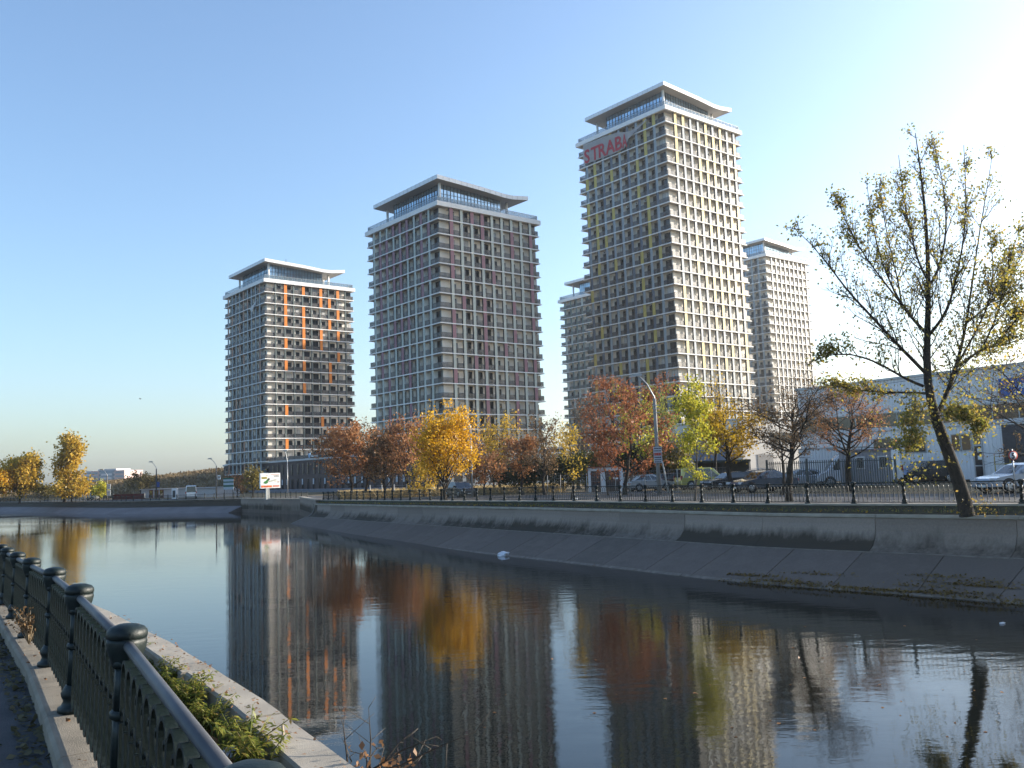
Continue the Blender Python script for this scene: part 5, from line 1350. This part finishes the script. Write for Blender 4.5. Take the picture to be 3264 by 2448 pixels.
litter('coping_crumbs', 'soil and leaf crumbs on the coping stones', along_fence(260, .93, 1.18, .13, 3, 7), .025, DEAD, 8, .2)
# grass of the strip
def grass(name, label, pts, h, m, seed, wd=.006):
    rs = np.random.default_rng(seed); C = np.array(pts); M = len(C); hh = (h*rs.uniform(.4, 1.2, M))[:, None]
    a = rs.uniform(0, 6.28, M); w_ = np.stack([np.cos(a), np.sin(a), np.zeros(M)], 1)*wd; ln = rs.normal(size=(M, 3))*np.array([1, 1, 0])*hh*.35; z = np.array([[0, 0, 1.]])
    V = np.stack([C-w_, C+w_, C+z*hh*.6+ln*.4+w_*.7, C+z*hh+ln], 1).reshape(-1, 3)
    return tag(put(name, npmesh(name, V, np.arange(M*4).reshape(-1, 4), m)), label, kind='stuff')
GRS = leafmat('grass_blade', [(.05, .08, .015), (.10, .14, .025), (.20, .20, .05), (.15, .10, .04)], .4); STRAW = leafmat('straw_blade', [(.34, .25, .11), (.44, .33, .15), (.25, .18, .08)], .35)
grass('strip_grass', 'short green grass and weeds on the planting strip', along_fence(9000, .26, .93, -.1, 2, 9), .11, GRS, 4)
P = []
for _ in range(4200):
    s = rs.uniform(start, NR-1.01); i = int(s); p = FP[i].lerp(FP[i+1], s-i); n = FN[i]; d = rs.uniform(.25, 1.15); P.append((p.x-n.x*d, p.y-n.y*d, p.z-.27+.13*(1.15-d)))
grass('verge_grass', 'patchy grass and weeds on the far verge', P, .10, GRS, 6, .015)
litter('verge_leaves', 'yellow and brown leaves caught on the far verge', [p for p in P if rs.random() < .3], .09, MIXED, 7)
# dry grass in front of the podium and on the embankment
def field(n, x0, x1, D0, D1, hfun=None):
    P = []
    for _ in range(n):
        px = rs.uniform(x0, x1); D = rs.uniform(D0, D1); p = foot(px, 1560, D); P.append((p.x, p.y, p.z-.05))
    return P
grass('dry_grass', 'tall golden dry grass on the waste ground before the podium', field(26000, 1080, 1800, 96, 165), .75, STRAW, 11, .05)
def field_hill(n):
    hill_o = bpy.data.objects['hill']; me = hill_o.data; P = []
    for _ in range(n):
        pl = me.polygons[rs.integers(0, len(me.polygons))]; vs = [me.vertices[i].co for i in pl.vertices]; a, b = rs.random(2)
        p = vs[0].lerp(vs[1], a).lerp(vs[3].lerp(vs[2], a), b); P.append(tuple(p))
    return P
grass('hill_dry_grass', 'dry grass tufts covering the embankment', field_hill(38000), .8, leafmat('hill_blade', [(.20, .14, .065), (.32, .235, .12), (.12, .085, .045), (.26, .18, .09)], .3), 13, .10)
hp = field_hill(900); rs2 = np.random.default_rng(3); hp = np.repeat(np.array(hp), 14, 0)+rs2.normal(size=(900*14, 3))*np.array([1.3, 1.3, .28])+np.array([0, 0, .2])
V, F = np_leaves(hp, .42, rs2, .2); tag(put('hill_scrub', npmesh('hill_scrub', V, F, leafmat('scrub_leaf', [(.08, .055, .035), (.13, .09, .055), (.17, .12, .06)], .3))), 'low brown scrub scattered over the embankment', kind='stuff')
# moss and leaf drift on the lower slope at the east
P = []
rs3 = np.random.default_rng(21)
def on_slope(px_lo, px_hi, n, lo, hi, clus):
    out_ = []; cen = [(rs3.uniform(0, 1), rs3.beta(1.0, 2.6)) for _ in range(clus)]
    idx = [i for i, p in enumerate(BP) if p.y > 8 and p.y < 40]
    for _ in range(n):
        c = cen[rs3.integers(0, clus)]; s = min(.999, max(0, c[0]+rs3.normal()*.02)); f = c[1]+abs(rs3.normal())*.05
        i = idx[0]+int(s*(len(idx)-1)); fr = s*(len(idx)-1)-int(s*(len(idx)-1)); p = BP[i].lerp(BP[i+1], fr); nn = BN[i]
        d = 4.35-f*3.0*(1-.35*s)
        if d < .9: continue
        z = float(np.interp(d, [q[0] for q in LOWER], [q[1] for q in LOWER])); out_.append((p.x-nn.x*d, p.y-nn.y*d, p.z+z+(.075 if d > 3.5 else .03)))
    return out_
litter('slope_leaves', 'ochre leaves and moss drifted on the lower slope', on_slope(0, 0, 17000, 0, 0, 170), .075, leafmat('slope_leaf', [(.16, .10, .03), (.22, .15, .045), (.10, .075, .03)], .15), 22, .3)
# bare branch with dead leaves hanging over the water at the bottom
t = thing('fallen_branch', 'bare twiggy branch with dead leaves lying over the near water edge', 'branch', on_strip(1150, 2440, .1))
rb = np.random.default_rng(14); mb = MB(); C = []
for s in range(9):
    a = R(rb.uniform(-10, 120)); L_ = rb.uniform(.35, .85); p = np.array([rb.uniform(-.1, .1), rb.uniform(-.1, .1), rb.uniform(-.15, -.02)]); pts = [tuple(p)]
    dv_ = np.array([math.cos(a), math.sin(a), rb.uniform(.05, .5)])
    for q in range(4):
        p = p+dv_*L_/4; dv_ = dv_+rb.normal(size=3)*.22; pts.append(tuple(p)); 
        if q > 0: mb.tube([tuple(p), tuple(p+rb.normal(size=3)*.12)], [.003, .0015], BARKG, 3); 
    mb.tube(pts, [.008, .006, .005, .003, .002], BARK, 5); C.append(np.array(pts[1]))
mb.build('twigs', t)
C = np.array(C)[rb.integers(0, 9, 80)]*.3+rb.normal(size=(80, 3))*np.array([.12, .12, .05])+np.array([.06, .02, -.02]); V, F = np_leaves(C, .032, rb, .3); put('dead_leaves', npmesh('dead_leaves', V, F, DEAD), t)
# litter: crumpled bag on the strip, bag and bottle on the water
def crumple(name, label, loc, r, m, seed, cat='bag', sq=.5, seg=14):
    bm = bmesh.new(); bmesh.ops.create_icosphere(bm, subdivisions=3, radius=r); rq = random.Random(seed)
    from mathutils import noise as mn
    for v in bm.verts:
        k = 1+.5*mn.noise(v.co*(3/r)*.5+Vector((seed, 0, 0)))+.25*mn.noise(v.co*(8/r)*.5); v.co = Vector((v.co.x*k*1.25, v.co.y*k, v.co.z*k*sq))
    me = bpy.data.meshes.new(name); bm.to_mesh(me); bm.free(); me.materials.append(m); return tag(put(name, me, None, loc), label, cat)
BAG = mat('bag_white', (.6, .62, .66), .35, var=.1)
crumple('plastic_bag', 'crumpled clear plastic wrapper among the dead leaves by the near fence', on_strip(735, 2400, -.03), .075, seethrough('clear_wrap', (.55, .57, .62), .7, .2), 3)
def on_water(px, py):
    u = ray(px, py); k = (ZW-EYE)/u[2]; return Vector((u[0]*k, u[1]*k, ZW))
crumple('floating_bag', 'white plastic bag floating by the foot of the far slope', on_water(1647, 1766)+Vector((-.75, -.65, .06)), .30, BAG, 6, sq=.55)
o = on_water(3187, 1990); mb = MB(); mb.lathe([(.02, 0), (.05, .03), (.055, .2), (.03, .27), (.018, .33)], BAG, 10, Matrix.Rotation(math.pi/2, 4, 'Y')); tag(mb.build('floating_bottle', None, o+Vector((0, 0, .02)), (0, 0, .4)), 'small pale bottle floating near the east end of the slope', 'bottle').scale = (.65, .65, .65)
for i, (px, py) in enumerate(((1790, 1786), (1762, 1808))): pass
litter('water_leaves', 'few leaves floating on the water', [tuple(on_water(rs.uniform(1500, 3200), rs.uniform(1990, 2350))+Vector((0, 0, .004))) for _ in range(60)], .07, DEAD, 31, .05)
crumple('verge_bag', 'white rag of plastic lying on the far fence plinth', foot(1842, 1592, 55.5)+Vector((-.2, -.35, .10)), .13, BAG, 9)
crumple('verge_bag', 'flat white scrap of plastic on the plinth right of the white rag', foot(1917, 1598, 52.5)+Vector((-.1, -.2, .06)), .12, BAG, 12, sq=.3)

# ------------------------------------------------------------------ street lamps and poles
def lamp(px, py, D, ytop, head, label, two=False, pole=None, r=.11, arm_up=2.0):
    b_ = foot(px, py, D); H = at(px, ytop, D).z-b_.z; hd = at(*head, D)-b_
    t = thing('street_lamp', label, 'street lamp', b_, 0, 'street lamps')
    mb = MB(); mb.bar((0, 0, -.1), (0, 0, H), r*1.25, pole or CONC, 8, r); mb.build('pole', t)
    mb = MB(); mid = Vector((hd.x*.35, 0, H+(hd.z-H)*.62)); mb.tube([(0, 0, H-.5), (0, 0, H+.1), tuple(mid), (hd.x*.7, 0, hd.z-.12), (hd.x*.92, 0, hd.z)], .05, METALG, 6); mb.build('arm', t)
    mb = MB(); s_ = 1 if hd.x > 0 else -1
    mb.tube([(hd.x-.38*s_*-1, 0, hd.z+.03), (hd.x+.1*s_, 0, hd.z+.05), (hd.x-.35*s_*-1*-1, 0, hd.z-.02)], [.07, .15, .10], METALG, 8) if False else mb.box((min(hd.x-.12, hd.x+.55*-s_), -.15, hd.z-.06), (max(hd.x-.12, hd.x+.55*-s_), .15, hd.z+.1), METALG)
    mb.box((hd.x-.22+.1*s_, -.12, hd.z-.11), (hd.x+.22+.1*s_, .12, hd.z-.0605), LAMPW); mb.build('lamp_head', t)
    return t, b_, H
lamp(341, 1594, 196, 1516, (322, 1497), 'westernmost street lamp, with two white notice boards on its pole', pole=CONC)
lamp(498, 1590, 178, 1494, (478, 1472), 'street lamp on a dark pole with a blue plate, before the dry embankment', pole=FRAME)
lamp(690, 1584, 160, 1486, (666, 1462), 'street lamp standing next to the orange panelled tower base')
lamp(1506, 1575, 80, 1365, (1465, 1316), 'street lamp arching over the east side of the golden tree', pole=METALG, r=.07)
lt, lb, lh = lamp(2101, 1566, 61, 1270, (2020, 1197), 'tall concrete street lamp carrying a white notice board', r=.115, pole=mat('lamp_concrete', (.24, .23, .215), .85))
lamp(917, 1575, 150, 1472, (905, 1436), 'small street lamp in front of the podium, east of the billboard', pole=METALG, r=.06)
# ladder-like bracket at the pole top
mb = MB()
for z in (0, .25, .5): mb.box((-.16, -.17, lh-1.0+z), (.3, -.13, lh-.95+z), METALG)
mb.build('bracket', lt)
# overhead cables
mb = MB(); a = lb+Vector((0, 0, lh-.6)); b_ = Vector((36, 40, 8.0)); c_ = Vector((-20, 118, 7.2))
for e in (b_, c_):
    pts = []
    for i in range(15):
        f = i/14; p = a.lerp(e, f); p.z -= 4*f*(1-f)*.7; pts.append(p)
    mb.tube(pts, .012, FRAME, 4)
tag(mb.build('overhead_cable'), 'thin overhead cable strung from the concrete lamp post', 'cable')

# ------------------------------------------------------------------ signs
def rect(mb, x0, z0, x1, z1, m, y=-.012): mb.box((x0, y, z0), (x1, -.0005, z1), m)
INK = mat('print_dark', (.03, .03, .05), .7); INKR = mat('print_red', (.45, .05, .03), .7); PANELW = mat('panel_white', (.70, .71, .72), .5)
# notice board on the concrete lamp
b_ = at(2085, 1476, 60.75); s = thing('notice_board', 'white notice board with dark and red lines fixed to the concrete lamp post', 'sign', b_)
mb = MB(); mb.box((0, 0, 0), (.56, .04, 1.09), mat('board_grey', (.42, .43, .46), .6)); mb.build('board', s)
rn = random.Random(3)
for z, m_, hh in ((1.18, INK, .09), (.98, INK, .08), (.62, INKR, .24), (.42, INK, .10), (.24, INK, .07), (.06, INK, .07)):
    mb = MB(); x = .06
    while x < .58:
        w_ = rn.uniform(.05, .13); rect(mb, x, z, min(.64, x+w_), z+hh, m_); x += w_+rn.uniform(.015, .03)
    o = mb.build('print_line', s); o.scale = (.8, 1, .8)
mb = MB(); mb.bar((.60, .25, .1), (.92, .2, -2.1), .05, PALE, 6); o = mb.build('leaning_post', None, b_); tag(o, 'pale leaning post just behind the notice board', 'post')
# speed limit sign
b_ = foot(3240, 1575, 40.5); zc = at(3240, 1452, 40.5).z-b_.z; s = thing('speed_sign', 'round white speed limit sign with red ring and number 5', 'sign', b_, R(8))
Mx = Matrix.Translation((0, 0, zc)) @ Matrix.Rotation(math.pi/2, 4, 'X'); rr_ = .225
mb = MB(); mb.lathe([(rr_, -.01), (rr_, .012)], INKR, 28, Mx); mb.build('ring', s)
mb = MB(); mb.lathe([(rr_*.76, .0125), (rr_*.76, .017)], PANELW, 28, Mx); mb.build('disc', s)
put('number', text_mesh('5', .36, INK, .002, .012), s, (-.1, -.0235, zc-.13), (math.pi/2, 0, 0))
mb = MB(); mb.bar((0, .04, 0), (0, .04, zc+.3), .03, METALG, 8); mb.build('pole', s)
# billboard with the chainsaw advertisement
b_ = foot(853, 1590, 130); b_.z = -.62; BBR = R(40); dsc = 130/FPX; x0 = (830-853)*dsc/.91; x1 = (891-853)*dsc/.91; zt = at(860, 1508, 130).z-b_.z; zb = at(860, 1556, 130).z-b_.z
s = thing('billboard', 'white framed billboard with a green chainsaw picture on a single pale column', 'billboard', b_, BBR)
mb = MB(); mb.box((-.24, -.1, -.1), (.24, .16, zb), mat('column_pale', (.50, .50, .46), .6)); mb.box((.06, -.13, -.1), (.12, -.1005, zb), METALG); mb.build('column', s)
W_ = x1-x0; Hh = zt-zb
mb = MB(); mb.box((x0, -.16, zb), (x1, .2, zt), PANELW); mb.build('frame', s)
pic = MB(); fx = lambda u: x0+.12+u*(W_-.24); fz = lambda v: zb+.12+v*(Hh-.24)
rect(pic, fx(0), fz(0), fx(1), fz(1), mat('poster_white', (.72, .72, .70), .6), -.172); pict = pic.build('poster', s)
G1 = mat('saw_green', (.02, .16, .03), .5); G2 = mat('saw_dark', (.05, .03, .03), .6); BLADE = mat('saw_blade', (.42, .42, .38), .5); OR2 = mat('poster_orange', (.65, .13, .03), .6); YB = mat('poster_yellow', (.55, .45, .06), .6); SALMR = mat('poster_salmon', (.55, .22, .17), .6)
def poly(pts, m_, y): 
    mb = MB(); mb.prism([(fx(u), fz(v)) for u, v in pts], y, y+.006, m_); mb.build('poster_print', pict)
poly([(0, 0), (.58, 0), (.58, .15), (0, .16)], OR2, -.180); poly([(.62, .01), (1, .02), (1, .16), (.62, .15)], SALMR, -.180)
poly([(.12, .32), (.20, .25), (.34, .30), (.38, .42), (.44, .60), (.42, .68), (.36, .66), (.25, .50), (.14, .42)], G1, -.180)
poly([(.36, .55), (.45, .53), (.46, .66), (.43, .72), (.38, .66)], G2, -.186)
poly([(.36, .36), (.80, .50), (.85, .55), (.83, .60), (.76, .60), (.36, .46)], BLADE, -.182)
poly([(.03, .63), (.32, .64), (.32, .79), (.03, .79)], YB, -.180)
for k_ in range(4): poly([(.05+k_*.065, .66), (.09+k_*.065, .66), (.09+k_*.065, .76), (.05+k_*.065, .76)], INK, -.186)
poly([(.26, .88), (.31, .85), (.36, .88), (.31, .92)], SALMR, -.180); poly([(.15, .26), (.18, .24), (.21, .27), (.18, .30)], PANELW, -.187)
for (u0, u1, v, m_) in ((.53, .98, .93, SALMR), (.68, .98, .84, INK), (.70, .98, .76, INK), (.88, .99, .42, SALMR), (.88, .98, .35, INK), (.14, .30, .05, INK), (.33, .40, .05, INK), (.72, .86, .42, SALMR)):
    u = u0
    while u < u1-.02: poly([(u, v), (min(u1, u+.045), v), (min(u1, u+.045), v+.035), (u, v+.035)], m_, -.187); u += .06
# green shop panel, white notices and blue plate in the west
b_ = at(712, 1561, 150); g = thing('shop_board', 'green and white striped shop panel beside the podium corner', 'sign', b_, R(6))
SG = mat('shop_green', (.03, .12, .08), .6); SW = mat('shop_white', (.38, .45, .5), .6)
for i, (z0, z1, m_) in enumerate(((0, .45, SW), (.45, .75, SG), (.75, 1.15, SW), (1.15, 1.35, SG), (1.35, 1.72, SW), (1.72, 1.95, SG))):
    mb = MB(); mb.box((0, 0, z0), (1.65, .12, z1-.012), m_); mb.build('stripe', g)
for x in (.1, 1.45): 
    mb = MB(); mb.box((x, .121, -1.6), (x+.1, .2, 1.8), FRAME); mb.build('post', g)
b_ = at(341, 1582, 195.5)
for i, (z, lb_) in enumerate(((.15, 'lower white notice board on the westernmost lamp pole'), (1.5, 'upper white notice board on the westernmost lamp pole'))):
    mb = MB(); mb.box((0, -.06, z), (.75, 0, z+1.15), PANELW); o = mb.build('notice_board', None, b_); tag(o, lb_, 'sign', 'notice boards on the west lamp')
    for k_ in range(2):
        m2 = MB(); m2.box((.1, -.075, z+.25+k_*.4), (.62, -.061, z+.4+k_*.4), mat('print_grey', (.2, .2, .22), .7)); m2.build('print_line', o)
b_ = at(500, 1553, 177.5); mb = MB(); mb.box((0, -.06, 0), (.55, 0, 1.05), mat('plate_blue', (.03, .06, .2), .5)); tag(mb.build('plate', None, b_), 'blue plate fixed to the dark lamp pole', 'sign')
# round white satellite-like ring sign on the third lamp
b_ = at(694, 1528, 159.5); mb = MB(); mb.box((0, -.06, 0), (.5, 0, .75), PANELW); mb.box((.12, -.075, .15), (.38, -.061, .55), mat('ring_hole', (.2, .15, .1), .7)); tag(mb.build('square_sign', None, b_), 'small white square sign on the lamp next to the orange panelled tower', 'sign')

# ------------------------------------------------------------------ low walls and sheds in the far west, the pale block on the horizon
def block(name, label, cat, px0, px1, D0, D1, ytop, depth, m, zoff=0):
    a, b_ = foot(px0, 1590, D0), foot(px1, 1590, D1); d_ = b_-a; an = math.atan2(d_.y, d_.x); H_ = at(px0, ytop, D0).z-a.z
    t = thing(name, label, cat, a, an); mb = MB(); mb.box((0, 0, -.3), (d_.length, depth, H_), m); mb.build('wall', t); return t, d_.length, H_
REDH = mat('hoarding_red', (.10, .022, .018), .8)
t, L_, H_ = block('hoarding', 'low brick red hoarding behind the canal fence in the west', 'fence', 360, 460, 192, 188, 1576, .15, REDH)
mb = MB(); mb.box((-.05, -.05, -.3), (.15, .2, H_+.1), FRAME); mb.box((L_-.15, -.05, -.3), (L_+.05, .2, H_+.1), FRAME); mb.build('post', t)
t, L_, H_ = block('shed', 'long low pale shed with dark red frames far off in the west', 'shed', 450, 690, 205, 178, 1562, 5, mat('shed_pale', (.40, .38, .38), .8))
mb = MB(); mb.box((-.2, -.3, H_), (L_+.2, 5.2, H_+.18), mat('shed_roof', (.33, .32, .33), .7)); mb.build('roof', t)
for x in (4.6, 7.6, 10.4):
    mb = MB(); mb.box((x, -.06, 0), (x+2.0, .05, 1.75), mat('shed_red', (.16, .04, .035), .7)); mb.box((x+.2, -.08, .1), (x+1.8, -.05, 1.55), GLASS); mb.build('door', t)
mb = MB(); mb.box((0, 0, -.2), (.9, .9, 2.0), PANELW); mb.box((.18, -.02, .3), (.72, .0, 1.6), FRAME); tag(mb.build('phone_booth', None, foot(547, 1590, 172)), 'narrow white framed booth near the parked minibus', 'booth')
b_ = foot(256, 1560, 620); b_.z = -1
t = thing('distant_hospital', 'pale stepped building far off on the horizon behind the dry embankment', 'building', b_, R(-4))
sc_ = 620/FPX
HW = mat('hospital_white', (.52, .53, .56), .8); HP_ = mat('hospital_pink', (.48, .36, .34), .8); HG = mat('hospital_glass', (.22, .28, .33), .3)
for (u0, u1, v, m_, dep) in ((0, 42, 1508, HG, 22), (22, 46, 1502, HW, 20), (42, 66, 1502, HP_, 24), (62, 122, 1496, HW, 18), (72, 112, 1506, HG, 26), (118, 150, 1499, HP_, 24)):
    mb = MB(); z = at(256+u0, v, 620).z-b_.z; x0_, x1_ = u0*sc_, u1*sc_; mb.box((x0_, -dep*.1, -2), (x1_, dep, z), m_); mb.build('wing', t)
    for r_ in range(4):
        mb = MB(); mb.box((x0_+.6, -dep*.1-.06, z-2.2-r_*2.6), (x1_-.6, -dep*.1, z-.9-r_*2.6), HG if m_ is not HG else HW); mb.build('window_band', t)
# a bird in the sky
b_ = at(447, 1272, 60); mb = MB(); mb.tube([(-.14, 0, 0), (0, 0, .01), (.13, 0, 0)], [.01, .045, .015], TRIM, 6)
mb.add([(-.03, 0, .02), (.05, 0, .02), (.02, .22, .14), (-.02, .4, .08), (-.05, .2, .1)], [(0, 1, 2, 3, 4)], TRIM); mb.add([(-.03, 0, .02), (.05, 0, .02), (.02, -.22, .14), (-.02, -.4, .08), (-.05, -.2, .1)], [(4, 3, 2, 1, 0)], TRIM)
o = mb.build('bird', None, b_); o.scale = (.5, .5, .5); tag(o, 'small dark bird flying in the sky west of the towers', 'bird')

# ------------------------------------------------------------------ haze: even, pale air over the whole place
hz = bpy.data.materials.new('haze'); hz.use_nodes = True
n = hz.node_tree.nodes; l = hz.node_tree.links; n.remove(n['Principled BSDF'])
pv = n.new('ShaderNodeVolumePrincipled'); pv.inputs['Color'].default_value = (.86, .93, 1, 1); pv.inputs['Density'].default_value = HAZE; pv.inputs['Anisotropy'].default_value = .55
l.new(pv.outputs[0], n['Material Output'].inputs['Volume'])
mb = MB(); mb.box((-2900, -2900, -5.2), (2900, 2900, 101), hz)
tag(mb.build('haze'), 'thin pale haze in the autumn air', kind='stuff')
